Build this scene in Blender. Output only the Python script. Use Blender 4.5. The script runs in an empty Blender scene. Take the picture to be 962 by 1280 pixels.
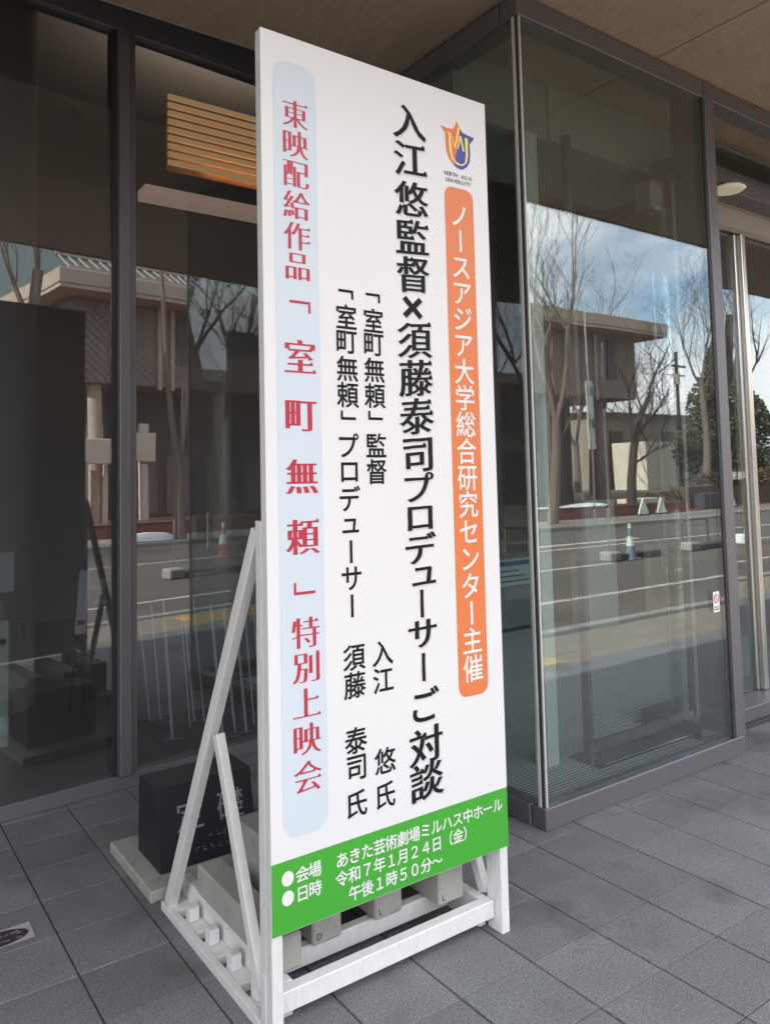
import bpy, math, random
from mathutils import Vector, Matrix, noise
from mathutils.geometry import interpolate_bezier, delaunay_2d_cdt
R = math.radians
sc = bpy.context.scene
col = sc.collection
random.seed(7)

# ------------------------------------------------------------------ camera
W_, H_ = 962.0, 1280.0
F_PX, CX, CY = 964.0, 429.65, 535.22          # measured lens and principal point (the photo is a crop)
yaw, pitch, roll = R(33.978), R(3.695), R(-1.145)
fw = Vector((math.sin(yaw)*math.cos(pitch), math.cos(yaw)*math.cos(pitch), math.sin(pitch)))
rt = fw.cross(Vector((0, 0, 1))).normalized(); up = rt.cross(fw)
r2 = rt*math.cos(roll)+up*math.sin(roll); u2 = -rt*math.sin(roll)+up*math.cos(roll)
cam = bpy.data.cameras.new('camera'); cam_o = bpy.data.objects.new('camera', cam); col.objects.link(cam_o)
cam_o.matrix_world = Matrix((( r2.x, u2.x, -fw.x, 0), (r2.y, u2.y, -fw.y, 0), (r2.z, u2.z, -fw.z, 1.55), (0, 0, 0, 1)))
cam.sensor_fit = 'VERTICAL'; cam.sensor_height = 36.0; cam.lens = F_PX/H_*36.0
cam.shift_x = (W_/2-CX)/H_; cam.shift_y = -(H_/2-CY)/H_
cam.clip_start = 0.05; cam.clip_end = 2000
sc.camera = cam_o

# ------------------------------------------------------------------ sky, sun, exposure
SUN = Vector((-1.0, -0.04, 0.62)).normalized()
world = bpy.data.worlds.new('World'); sc.world = world; world.use_nodes = True
nt = world.node_tree; nt.nodes.clear()
sky = nt.nodes.new('ShaderNodeTexSky'); sky.sky_type = 'NISHITA'; sky.sun_disc = False
sky.sun_elevation = math.asin(SUN.z); sky.sun_rotation = math.atan2(SUN.x, SUN.y) % (2*math.pi)
sky.air_density = 1.2; sky.dust_density = 0.6; sky.ozone_density = 1.5
tc = nt.nodes.new('ShaderNodeTexCoord')
mp = nt.nodes.new('ShaderNodeMapping'); mp.inputs['Scale'].default_value = (1.0, 1.0, 3.0); mp.inputs['Location'].default_value = (3.7, 1.1, 0.4)
n1 = nt.nodes.new('ShaderNodeTexNoise'); n1.inputs['Scale'].default_value = 2.6; n1.inputs['Detail'].default_value = 7; n1.inputs['Roughness'].default_value = 0.52
rp = nt.nodes.new('ShaderNodeValToRGB'); rp.color_ramp.elements[0].position = 0.33; rp.color_ramp.elements[1].position = 0.54
mx = nt.nodes.new('ShaderNodeMix'); mx.data_type = 'RGBA'
mx.inputs['B'].default_value = (9.6, 9.6, 9.5, 1)
bg = nt.nodes.new('ShaderNodeBackground'); bg.inputs['Strength'].default_value = 0.13
wo = nt.nodes.new('ShaderNodeOutputWorld')
L = nt.links.new
L(tc.outputs['Generated'], mp.inputs['Vector']); L(mp.outputs['Vector'], n1.inputs['Vector']); L(n1.outputs['Fac'], rp.inputs['Fac'])
L(rp.outputs['Color'], mx.inputs['Factor']); L(sky.outputs['Color'], mx.inputs['A']); L(mx.outputs['Result'], bg.inputs['Color']); L(bg.outputs['Background'], wo.inputs['Surface'])
sun = bpy.data.lights.new('sun', 'SUN'); sun.energy = 5.0; sun.angle = R(0.53); sun.color = (1.0, 0.91, 0.78)
sun_o = bpy.data.objects.new('sun', sun); col.objects.link(sun_o); sun_o.location = (-20, 0, 30)
sun_o.rotation_euler = (-SUN).to_track_quat('-Z', 'Y').to_euler()
sc.view_settings.view_transform = 'Standard'; sc.view_settings.look = 'None'; sc.view_settings.gamma = 1
sc.view_settings.exposure = 1.62
cy = sc.cycles
cy.max_bounces = 12; cy.diffuse_bounces = 4; cy.glossy_bounces = 6; cy.transmission_bounces = 4; cy.transparent_max_bounces = 32
cy.sample_clamp_indirect = 6; cy.caustics_reflective = False; cy.caustics_refractive = False
try:
    cy.use_denoising = True; cy.denoiser = 'OPENIMAGEDENOISE'
except Exception:
    pass

# ------------------------------------------------------------------ materials
def mat(name, base, rough=0.6, metal=0.0, var=0.0, scale=6.0, fine=0.0, fine_scale=250.0, bump=0.0, bump_scale=60.0,
        emit=None, estr=0.0, rand=0.0, stretch=(1, 1, 1), dirt=None, dirt_lo=0.55, dirt_hi=0.75, dirt_scale=2.0, spec=0.5, rvar=0.0):
    m = bpy.data.materials.new(name); m.use_nodes = True
    n = m.node_tree.nodes; l = m.node_tree.links.new
    b = n['Principled BSDF']; b.inputs['Roughness'].default_value = rough; b.inputs['Metallic'].default_value = metal
    b.inputs['Specular IOR Level'].default_value = spec
    geo = n.new('ShaderNodeNewGeometry'); mpp = n.new('ShaderNodeMapping'); mpp.inputs['Scale'].default_value = stretch
    l(geo.outputs['Position'], mpp.inputs['Vector'])
    def nz(s, d=4, r=0.55):
        t = n.new('ShaderNodeTexNoise'); t.inputs['Scale'].default_value = s; t.inputs['Detail'].default_value = d; t.inputs['Roughness'].default_value = r
        l(mpp.outputs['Vector'], t.inputs['Vector']); return t.outputs['Fac']
    def ma(op, a, b_, c=None):
        t = n.new('ShaderNodeMath'); t.operation = op
        for i, v in enumerate((a, b_, c)):
            if v is None: continue
            if isinstance(v, (int, float)): t.inputs[i].default_value = v
            else: l(v, t.inputs[i])
        return t.outputs[0]
    val = 1.0
    v = None
    if var: v = ma('MULTIPLY_ADD', nz(scale), 2*var, 1-var)
    if fine:
        q = ma('MULTIPLY_ADD', nz(fine_scale, 2), 2*fine, 1-fine); v = q if v is None else ma('MULTIPLY', v, q)
    if rand:
        oi = n.new('ShaderNodeObjectInfo'); q = ma('MULTIPLY_ADD', oi.outputs['Random'], 2*rand, 1-rand); v = q if v is None else ma('MULTIPLY', v, q)
    c = n.new('ShaderNodeRGB'); c.outputs[0].default_value = (*base, 1); out = c.outputs[0]
    if v is not None:
        vm = n.new('ShaderNodeVectorMath'); vm.operation = 'SCALE'; l(out, vm.inputs[0]); l(v, vm.inputs['Scale']); out = vm.outputs[0]
    if dirt is not None:
        mr = n.new('ShaderNodeMapRange'); mr.inputs['From Min'].default_value = dirt_lo; mr.inputs['From Max'].default_value = dirt_hi
        l(nz(dirt_scale, 6, 0.6), mr.inputs['Value'])
        mm = n.new('ShaderNodeMix'); mm.data_type = 'RGBA'; l(mr.outputs[0], mm.inputs['Factor']); l(out, mm.inputs['A']); mm.inputs['B'].default_value = (*dirt, 1)
        out = mm.outputs['Result']
    l(out, b.inputs['Base Color'])
    if rvar: l(ma('MULTIPLY_ADD', nz(scale*2.3), 2*rvar, rough-rvar), b.inputs['Roughness'])
    if bump:
        bp = n.new('ShaderNodeBump'); bp.inputs['Strength'].default_value = bump; bp.inputs['Distance'].default_value = 0.004
        l(nz(bump_scale, 5), bp.inputs['Height']); l(bp.outputs[0], b.inputs['Normal'])
    if emit: b.inputs['Emission Color'].default_value = (*emit, 1); b.inputs['Emission Strength'].default_value = estr
    return m

def glass(name, tint, r0, dust_veil=0.012):
    m = bpy.data.materials.new(name); m.use_nodes = True
    n = m.node_tree.nodes; n.clear(); l = m.node_tree.links.new
    g = n.new('ShaderNodeNewGeometry'); d = n.new('ShaderNodeVectorMath'); d.operation = 'DOT_PRODUCT'
    l(g.outputs['Incoming'], d.inputs[0]); l(g.outputs['Normal'], d.inputs[1])
    def ma(op, a, b, c=None):
        t = n.new('ShaderNodeMath'); t.operation = op
        for i, v in enumerate((a, b, c)):
            if v is None: continue
            if isinstance(v, (int, float)): t.inputs[i].default_value = v
            else: l(v, t.inputs[i])
        return t.outputs[0]
    a = ma('ABSOLUTE', d.outputs['Value'], None); a = ma('SUBTRACT', 1.0, a); a = ma('POWER', a, 5.0); f = ma('MULTIPLY_ADD', a, 1-r0, r0)
    tr = n.new('ShaderNodeBsdfTransparent'); tr.inputs['Color'].default_value = (*tint, 1)
    gl = n.new('ShaderNodeBsdfGlossy'); gl.inputs['Roughness'].default_value = 0.0; gl.inputs['Color'].default_value = (0.93, 0.97, 1.0, 1)
    # float glass is never quite flat: a very long, shallow wave
    nz = n.new('ShaderNodeTexNoise'); nz.inputs['Scale'].default_value = 1.6; nz.inputs['Detail'].default_value = 1
    mpp = n.new('ShaderNodeMapping'); mpp.inputs['Scale'].default_value = (1.8, 1.8, 0.5); l(g.outputs['Position'], mpp.inputs['Vector']); l(mpp.outputs[0], nz.inputs['Vector'])
    bp = n.new('ShaderNodeBump'); bp.inputs['Strength'].default_value = 1.0; bp.inputs['Distance'].default_value = 0.0005
    l(nz.outputs['Fac'], bp.inputs['Height']); l(bp.outputs[0], gl.inputs['Normal'])
    mx = n.new('ShaderNodeMixShader'); l(f, mx.inputs[0]); l(tr.outputs[0], mx.inputs[1]); l(gl.outputs[0], mx.inputs[2])
    df = n.new('ShaderNodeBsdfDiffuse'); df.inputs['Color'].default_value = (0.75, 0.74, 0.72, 1)      # dusty veil, added like haze to lift the dark panes
    m2 = n.new('ShaderNodeMixShader'); m2.inputs[0].default_value = dust_veil; l(mx.outputs[0], m2.inputs[1]); l(df.outputs[0], m2.inputs[2])
    o = n.new('ShaderNodeOutputMaterial'); l(m2.outputs[0], o.inputs['Surface'])
    return m

M = dict(
 tile=mat('granite_paving', (0.172, 0.173, 0.189), 0.72, var=0.30, scale=3.5, fine=1.0, fine_scale=150, bump=0.7, bump_scale=150, rand=0.13, dirt=(0.105, 0.102, 0.105), dirt_lo=0.54, dirt_hi=0.70, dirt_scale=2.6, rvar=0.08),
 joint=mat('paving_joint', (0.080, 0.080, 0.084), 0.9, fine=0.3),
 soffit=mat('board_marked_concrete', (0.400, 0.320, 0.255), 0.85, var=0.22, scale=2.0, fine=0.28, fine_scale=40, bump=0.35, bump_scale=30, stretch=(1, 0.35, 1), dirt=(0.31, 0.245, 0.19), dirt_lo=0.5, dirt_hi=0.8, dirt_scale=3.0),
 concrete=mat('pale_concrete', (0.36, 0.35, 0.33), 0.85, var=0.18, scale=9, fine=0.12, fine_scale=120, bump=0.5, bump_scale=90, dirt=(0.27, 0.26, 0.24), dirt_lo=0.55, dirt_hi=0.7, dirt_scale=14),
 concrete2=mat('weathered_concrete', (0.25, 0.24, 0.23), 0.85, var=0.2, scale=7, fine=0.12, fine_scale=120, bump=0.5, bump_scale=90),
 frame=mat('bronze_grey_aluminium', (0.172, 0.164, 0.182), 0.42, metal=0.35, var=0.05, scale=3, fine=0.04),
 frame_dark=mat('dark_gasket', (0.035, 0.035, 0.042), 0.5),
 steel=mat('brushed_steel', (0.62, 0.60, 0.57), 0.28, metal=0.9, var=0.08, scale=8, stretch=(40, 40, 1)),
 seal=mat('clear_sealant_edge', (0.62, 0.62, 0.60), 0.4),
 white=mat('white_painted_timber', (0.72, 0.715, 0.72), 0.5, var=0.10, scale=10, fine=0.12, fine_scale=80, bump=0.4, bump_scale=60, stretch=(1, 1, 0.3), dirt=(0.54, 0.52, 0.49), dirt_lo=0.64, dirt_hi=0.78, dirt_scale=13),
 vinyl=mat('white_printed_vinyl', (0.725, 0.715, 0.745), 0.38, var=0.012, scale=1.5),
 black=mat('black_print', (0.014, 0.012, 0.014), 0.5, spec=0.15),
 shadow=mat('grey_print', (0.56, 0.55, 0.58), 0.4),
 red=mat('crimson_print', (0.46, 0.028, 0.06), 0.4),
 blue_pale=mat('pale_blue_print', (0.58, 0.645, 0.73), 0.4),
 orange=mat('orange_print', (0.70, 0.19, 0.065), 0.4),
 green=mat('green_print', (0.055, 0.36, 0.035), 0.4),
 white_print=mat('white_print', (0.76, 0.745, 0.77), 0.4),
 logo_orange=mat('logo_orange_print', (0.72, 0.16, 0.06), 0.4),
 logo_blue=mat('logo_blue_print', (0.035, 0.055, 0.32), 0.4),
 logo_yellow=mat('logo_yellow_print', (0.80, 0.66, 0.14), 0.4),
 stone=mat('polished_black_granite', (0.016, 0.017, 0.022), 0.45, fine=0.4, fine_scale=300),
 carve=mat('carved_stone_strokes', (0.22, 0.22, 0.235), 0.8),
 asphalt=mat('asphalt', (0.100, 0.088, 0.074), 0.9, var=0.2, scale=0.6, fine=0.25, fine_scale=60, dirt=(0.15, 0.133, 0.11), dirt_lo=0.5, dirt_hi=0.75, dirt_scale=0.35),
 ground=mat('bare_ground', (0.13, 0.105, 0.08), 0.95, var=0.3, scale=0.4, fine=0.2, fine_scale=20),
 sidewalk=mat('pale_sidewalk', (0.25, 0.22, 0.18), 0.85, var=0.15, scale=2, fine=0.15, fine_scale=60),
 kerb=mat('kerb_stone', (0.30, 0.29, 0.27), 0.85, var=0.15, scale=4),
 road_white=mat('road_marking_white', (0.50, 0.47, 0.42), 0.8, var=0.25, scale=5, dirt=(0.2, 0.18, 0.15), dirt_lo=0.55, dirt_hi=0.65, dirt_scale=6),
 tactile=mat('yellow_tactile_paving', (0.46, 0.29, 0.09), 0.7, var=0.1, scale=20),
 museum=mat('brown_museum_cladding', (0.215, 0.165, 0.140), 0.8, var=0.1, scale=0.7),
 museum_tile=mat('diamond_museum_tile', (0.21, 0.165, 0.15), 0.7, rand=0.0, var=0.12, scale=2),
 museum_gap=mat('museum_tile_joint', (0.10, 0.08, 0.075), 0.8),
 eave=mat('eave_concrete', (0.40, 0.33, 0.27), 0.8, var=0.12, scale=1.5),
 roof=mat('blue_grey_copper_roof', (0.060, 0.090, 0.100), 0.5, var=0.2, scale=1.5),
 cream=mat('cream_wall', (0.62, 0.58, 0.48), 0.8, var=0.06, scale=2),
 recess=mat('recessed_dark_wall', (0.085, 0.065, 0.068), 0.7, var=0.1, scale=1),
 redwall=mat('red_brown_low_wall', (0.21, 0.060, 0.045), 0.8, var=0.15, scale=3),
 bark=mat('grey_bark', (0.16, 0.125, 0.10), 0.9, var=0.35, scale=5, stretch=(1, 1, 0.3), bump=0.5, bump_scale=20),
 bark_dark=mat('dark_bark', (0.055, 0.043, 0.036), 0.9, var=0.3, scale=5),
 needle=mat('evergreen_foliage', (0.085, 0.088, 0.040), 0.8, var=0.5, scale=1.2),
 hedge=mat('brown_green_hedge', (0.085, 0.060, 0.030), 0.85, var=0.5, scale=2.5),
 hill=mat('wooded_hill', (0.05, 0.065, 0.06), 0.9, var=0.3, scale=0.05),
 snow=mat('old_snow', (0.75, 0.77, 0.80), 0.8, var=0.1, scale=3),
 in_wall=mat('lobby_dark_wall', (0.34, 0.31, 0.30), 0.7, var=0.1, scale=0.7),
 in_panel=mat('lobby_grey_panel', (0.38, 0.35, 0.33), 0.7),
 in_ceil=mat('lobby_ceiling', (0.35, 0.33, 0.31), 0.8),
 in_floor=mat('lobby_floor', (0.12, 0.12, 0.125), 0.35, var=0.1, scale=2),
 bulk=mat('pale_bulkhead', (0.40, 0.41, 0.38), 0.8, var=0.04, scale=2),
 wood=mat('warm_timber_slat', (0.55, 0.34, 0.15), 0.6, var=0.2, scale=4, stretch=(0.3, 1, 5), emit=(1.0, 0.60, 0.26), estr=0.17),  # emission paints the hidden lamp's glow onto the timber
 lit_wood=mat('lamp_strip_behind_slats', (0.6, 0.35, 0.15), 0.6, emit=(1.0, 0.45, 0.12), estr=2.5),
 peach=mat('lit_peach_panel', (0.55, 0.40, 0.33), 0.7, emit=(1.0, 0.68, 0.52), estr=0.12),  # light falling on the beam is put in as emission
 mat_bar=mat('aluminium_mat_bar', (0.52, 0.54, 0.56), 0.5),
 mat_base=mat('black_mat_rubber', (0.008, 0.009, 0.010), 0.9),
 pale_post=mat('pale_green_grey_paint', (0.66, 0.73, 0.70), 0.5),
 beige=mat('beige_gate_post', (0.70, 0.65, 0.50), 0.5),
 paper=mat('white_paper', (0.80, 0.80, 0.79), 0.7),
 ink=mat('dark_ink', (0.04, 0.04, 0.06), 0.7),
 ink_blue=mat('blue_ink', (0.03, 0.08, 0.30), 0.6),
 machine=mat('pale_green_machine', (0.66, 0.74, 0.68), 0.5),
 counter=mat('grey_counter', (0.26, 0.30, 0.32), 0.5),
 poster=mat('pale_aqua_poster', (0.55, 0.76, 0.79), 0.5),
 easel=mat('dark_easel_board', (0.030, 0.018, 0.022), 0.4),
 disc=mat('cream_lamp_disc', (0.60, 0.54, 0.43), 0.5, emit=(1, 0.88, 0.65), estr=0.07),
 cone=mat('orange_cone_plastic', (0.50, 0.09, 0.06), 0.5),
 sky_blue=mat('blue_plastic', (0.15, 0.20, 0.28), 0.5),
 pvc_black=mat('black_back_panel', (0.030, 0.031, 0.034), 0.5, var=0.08, scale=2),
 sticker=mat('sticker_white', (0.42, 0.40, 0.43), 0.7, var=0.15, scale=30),
 maroon=mat('sticker_maroon', (0.040, 0.024, 0.034), 0.7, var=0.35, scale=40),
 sheet=mat('white_metal_roof', (0.62, 0.62, 0.60), 0.5, var=0.05, scale=0.5),
 glass=glass('facade_glass', (0.80, 0.845, 0.84), 0.125),
 glass_dark=glass('tinted_facade_glass', (0.73, 0.74, 0.765), 0.125, 0.018),
)

# ------------------------------------------------------------------ mesh helpers
class MB:
    def __init__(s): s.v = []; s.f = []
    def box(s, x0, x1, y0, y1, z0, z1, ch=0.0, mtx=None):
        b = len(s.v)
        if ch <= 0:
            p = [(x, y, z) for x in (x0, x1) for y in (y0, y1) for z in (z0, z1)]
            f = [(0, 1, 3, 2), (4, 6, 7, 5), (0, 4, 5, 1), (2, 3, 7, 6), (0, 2, 6, 4), (1, 5, 7, 3)]
        else:                                        # chamfered box, 24 corners
            c = min(ch, (x1-x0)*.45, (y1-y0)*.45, (z1-z0)*.45); p = []; idx = {}
            X = (x0, x1); Y = (y0, y1); Z = (z0, z1)
            for i in (0, 1):
                for j in (0, 1):
                    for k in (0, 1):
                        sx, sy, sz = (c if i == 0 else -c), (c if j == 0 else -c), (c if k == 0 else -c)
                        for a, q in enumerate(((X[i], Y[j]+sy, Z[k]+sz), (X[i]+sx, Y[j], Z[k]+sz), (X[i]+sx, Y[j]+sy, Z[k]))):
                            idx[(i, j, k, a)] = len(p); p.append(q)
            f = []
            for i in (0, 1):
                q = [idx[(i, j, k, 0)] for j, k in ((0, 0), (0, 1), (1, 1), (1, 0))]; f.append(q if i == 0 else q[::-1])
                q = [idx[(j, i, k, 1)] for j, k in ((0, 0), (1, 0), (1, 1), (0, 1))]; f.append(q if i == 0 else q[::-1])
                q = [idx[(j, k, i, 2)] for j, k in ((0, 0), (0, 1), (1, 1), (1, 0))]; f.append(q if i == 0 else q[::-1])
            for k in (0, 1):
                for j in (0, 1):
                    f.append([idx[(0, k, j, 1)], idx[(1, k, j, 1)], idx[(1, k, j, 2)], idx[(0, k, j, 2)]])
                    f.append([idx[(k, 0, j, 0)], idx[(k, 1, j, 0)], idx[(k, 1, j, 2)], idx[(k, 0, j, 2)]])
                    f.append([idx[(k, j, 0, 0)], idx[(k, j, 1, 0)], idx[(k, j, 1, 1)], idx[(k, j, 0, 1)]])
            for i in (0, 1):
                for j in (0, 1):
                    for k in (0, 1): f.append([idx[(i, j, k, 0)], idx[(i, j, k, 1)], idx[(i, j, k, 2)]])
        if mtx is not None: p = [tuple(mtx @ Vector(q)) for q in p]
        s.v += p; s.f += [tuple(b+i for i in q) for q in f]; return s
    def beam(s, a, b_, w, d, side=(1, 0, 0), ch=0.002):   # bar of section w (along side) x d from a to b
        a = Vector(a); b_ = Vector(b_); z = (b_-a); ln = z.length; z.normalize()
        x = Vector(side); x = (x-z*x.dot(z)).normalized(); y = z.cross(x)
        m = Matrix(((x.x, y.x, z.x, a.x), (x.y, y.y, z.y, a.y), (x.z, y.z, z.z, a.z), (0, 0, 0, 1)))
        return s.box(-w/2, w/2, -d/2, d/2, 0, ln, ch, m)
    def tube(s, pts, rad, n=6, cap=True):
        b = len(s.v); pts = [Vector(p) for p in pts]
        for i, p in enumerate(pts):
            t = (pts[min(i+1, len(pts)-1)]-pts[max(i-1, 0)]).normalized()
            x = t.orthogonal().normalized() if i == 0 else (px-t*px.dot(t)).normalized()
            px = x; y = t.cross(x); r = rad[i] if isinstance(rad, (list, tuple)) else rad
            s.v += [tuple(p+(x*math.cos(a)+y*math.sin(a))*r) for a in (2*math.pi*k/n for k in range(n))]
        for i in range(len(pts)-1):
            for k in range(n):
                s.f.append((b+i*n+k, b+i*n+(k+1) % n, b+(i+1)*n+(k+1) % n, b+(i+1)*n+k))
        if cap: s.f.append(tuple(b+k for k in range(n))[::-1]); s.f.append(tuple(b+(len(pts)-1)*n+k for k in range(n)))
        return s
    def poly(s, pts): b = len(s.v); s.v += [tuple(p) for p in pts]; s.f.append(tuple(range(b, b+len(pts)))); return s
    def prism(s, prof, x0, x1):                      # profile (y,z) extruded along x
        b = len(s.v); n = len(prof)
        s.v += [(x0, y, z) for y, z in prof]+[(x1, y, z) for y, z in prof]
        s.f.append(tuple(range(b, b+n))); s.f.append(tuple(range(b+n, b+2*n))[::-1])
        for i in range(n): s.f.append((b+i, b+n+i, b+n+(i+1) % n, b+(i+1) % n))
        return s
    def lathe(s, prof, c, n=20):
        b = len(s.v)
        for r, z in prof: s.v += [(c[0]+r*math.cos(2*math.pi*k/n), c[1]+r*math.sin(2*math.pi*k/n), c[2]+z) for k in range(n)]
        for i in range(len(prof)-1):
            for k in range(n): s.f.append((b+i*n+k, b+i*n+(k+1) % n, b+(i+1)*n+(k+1) % n, b+(i+1)*n+k))
        s.f.append(tuple(b+k for k in range(n))[::-1]); s.f.append(tuple(b+(len(prof)-1)*n+k for k in range(n)))
        return s
    def mesh(s, name, m):
        me = bpy.data.meshes.new(name); me.from_pydata(s.v, [], s.f)
        me.materials.append(M[m] if isinstance(m, str) else m); me.update(); return me
    def obj(s, name, m, parent=None, label=None, kind=None):
        o = bpy.data.objects.new(name, s.mesh(name, m)); col.objects.link(o)
        if parent is not None:
            o.parent = parent; o.matrix_parent_inverse = Matrix.Translation(-WL(parent))
        if label: o['label'] = label
        if kind: o['kind'] = kind
        return o
def WL(o):
    v = Vector(o.location)
    return v if o.parent is None else Vector((0, 0, 0)) + (v if o.type == 'EMPTY' else v)
def B(*a, ch=0.0): return MB().box(*a, ch=ch)
def tag(o, label, cat, group=None):
    o['label'] = label; o['category'] = cat
    if group: o['group'] = group
    return o
def thing(name, label, cat, loc=(0, 0, 0), group=None):
    o = bpy.data.objects.new(name, None); o.empty_display_size = 0.2; col.objects.link(o); o.location = loc
    return tag(o, label, cat, group)
def struct(o): o['kind'] = 'structure'; return o
def piece(name, me, parent, loc, kind=None):
    o = bpy.data.objects.new(name, me); col.objects.link(o); o.parent = parent
    o.location = Vector(loc)-(Vector(parent.location) if parent.type == 'EMPTY' else Vector((0, 0, 0)))
    if kind: o['kind'] = kind
    return o

# ------------------------------------------------------------------ glyphs (outlines of the built-in font, restyled)
CH = sorted(set('入江悠監督×須藤泰司プロデューサーご対談「室町無頼」氏東映配給作品特別上会ノスアジ大学総合研究センタ主催場日時あきた芸術劇ミルハ中ホ令和７年１月２４（金）午後５０分〜定礎NORTHASIUVEYTheatr DL区'))
GLY = {}
def load_glyphs():
    obs = {}
    for ch in CH:
        if ch == ' ': continue
        c = bpy.data.curves.new('g', 'FONT'); c.body = ch; c.size = 1.0
        o = bpy.data.objects.new('g', c); col.objects.link(o); obs[ch] = o
    for o in obs.values(): o.select_set(True)
    bpy.context.view_layer.objects.active = list(obs.values())[0]
    bpy.ops.object.convert(target='CURVE')
    for ch, o in obs.items():
        cs = []
        for sp in o.data.splines:
            pts = []; bp = sp.bezier_points; n = len(bp)
            for i in range(n):
                a, b = bp[i], bp[(i+1) % n]
                straight = (a.handle_right-a.co).cross(b.co-a.co).length < 1e-5 and (b.handle_left-b.co).cross(b.co-a.co).length < 1e-5
                if straight: pts.append((a.co.x, a.co.y))
                else: pts += [(p.x, p.y) for p in interpolate_bezier(a.co, a.handle_right, b.handle_left, b.co, 5)[:-1]]
            q = []
            for p in pts:
                if not q or math.hypot(p[0]-q[-1][0], p[1]-q[-1][1]) > 1e-4: q.append(p)
            if len(q) > 2 and math.hypot(q[0][0]-q[-1][0], q[0][1]-q[-1][1]) < 1e-4: q.pop()
            if len(q) > 2: cs.append(q)
        GLY[ch] = cs
        cu = o.data; bpy.data.objects.remove(o); bpy.data.curves.remove(cu)
load_glyphs()
ks = GLY['日']; xs = [p[0] for c in ks for p in c]; ys = [p[1] for c in ks for p in c]
allx = [p[0] for ch in '監督須藤悠談無' for c in GLY[ch] for p in c]; ally = [p[1] for ch in '監督須藤悠談無' for c in GLY[ch] for p in c]
EM = (max(ally)-min(ally))/0.93; GX = (max(allx)+min(allx))/2; GY = (max(ally)+min(ally))/2
def area(c): return sum(c[i][0]*c[(i+1) % len(c)][1]-c[(i+1) % len(c)][0]*c[i][1] for i in range(len(c)))/2
def styled(ch, style):
    cs = [[((x-GX)/EM, (y-GY)/EM) for x, y in c] for c in GLY[ch]]
    if not cs: return cs
    ax, ay = {'plain': (0, 0), 'round': (0.010, 0.010), 'heavy': (0.020, 0.014), 'mincho': (0.024, -0.017), 'mincho_bold': (0.036, -0.009), 'brush': (0.027, 0.006), 'bold': (0.014, 0.014)}[style]
    big = max(cs, key=lambda c: abs(area(c))); sg = 1 if area(big) > 0 else -1
    out = []
    for c in cs:
        n = len(c); q = []
        for i in range(n):
            p0, p, p1 = c[i-1], c[i], c[(i+1) % n]
            d0 = Vector((p[0]-p0[0], p[1]-p0[1])); d1 = Vector((p1[0]-p[0], p1[1]-p[1]))
            if d0.length < 1e-7 or d1.length < 1e-7: continue
            d0.normalize(); d1.normalize()
            n0 = Vector((d0.y, -d0.x))*sg; n1 = Vector((d1.y, -d1.x))*sg
            m = n0+n1
            if m.length < 0.25: m = n0
            m = m/max(0.5, m.length*m.length/2)
            q.append((p[0]+ax*m.x, p[1]+ay*m.y))
        # triangular serif at the right end of thin horizontal strokes, thickened stroke heads for the brush
        if (style.startswith('mincho') or style == 'brush') and len(q) == n:
            r = []
            for i in range(n):
                a, b = c[i], c[(i+1) % n]; d = Vector((b[0]-a[0], b[1]-a[1])); r.append(q[i])
                if 0.045 < d.length < 0.1 and abs(d.x) < 0.012:
                    nx = d.y/d.length*sg
                    pr, nxn = c[i-1], c[(i+2) % n]
                    if nx > 0.9 and abs(pr[1]-a[1]) < 0.02 and abs(nxn[1]-b[1]) < 0.02 and abs(pr[0]-a[0]) > 0.15 and abs(nxn[0]-b[0]) > 0.15:
                        top, = [q[(i+1) % n]] if d.y > 0 else [q[i]]
                        tri = [(top[0]-0.115, top[1]), (top[0]-0.045, top[1]+0.062), (top[0]+0.0, top[1])]
                        if d.y > 0: r += tri[::-1]
                        else: r.pop(); r += tri
            q = r
        out.append(q)
    if style.startswith('brush'):
        res = []; sh = 0.0 if ch == 'ー' else (0.04 if ch in 'プロデュサご' else 0.085)
        for c in out:
            c2 = []
            n = len(c)
            for i in range(n):
                a, b = c[i], c[(i+1) % n]; c2.append(a); L_ = math.hypot(b[0]-a[0], b[1]-a[1])
                k = int(L_/0.16)
                for j in range(1, k+1): t = j/(k+1); c2.append((a[0]+(b[0]-a[0])*t, a[1]+(b[1]-a[1])*t))
            q = []
            for x, y in c2:
                wx = 0.010*noise.noise(Vector((x*4.2, y*4.2, ord(ch) % 97))); wy = 0.010*noise.noise(Vector((x*4.2+31, y*4.2, ord(ch) % 97)))
                q.append((x+wx, y+wy+sh*x))
            res.append(q)
        out = res
    return out
def winding(px, pz, cs):
    w = 0
    for c in cs:
        x0, y0 = c[-1]
        for x1, y1 in c:
            if y0 <= pz:
                if y1 > pz and (x1-x0)*(pz-y0)-(px-x0)*(y1-y0) > 0: w += 1
            elif y1 <= pz and (x1-x0)*(pz-y0)-(px-x0)*(y1-y0) < 0: w -= 1
            x0, y0 = x1, y1
    return w
TRI = {}
def glyph_tris(ch, style):
    """filled triangles of a restyled outline (non-zero winding, so crossing outlines stay filled)"""
    if (ch, style) not in TRI:
        cs = styled(ch, style); vs = []; es = []
        for c in cs:
            b = len(vs); n = len(c); vs += [Vector(p) for p in c]; es += [(b+i, b+(i+1) % n) for i in range(n)]
        v2, _, f2, *_r = delaunay_2d_cdt(vs, es, [], 0, 1e-6)
        keep = []
        for f in f2:
            cx = sum(v2[i].x for i in f)/len(f); cz = sum(v2[i].y for i in f)/len(f)
            if winding(cx, cz, cs) != 0: keep.append(tuple(f))
        TRI[(ch, style)] = ([(v.x, v.y) for v in v2], keep)
    return TRI[(ch, style)]
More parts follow.
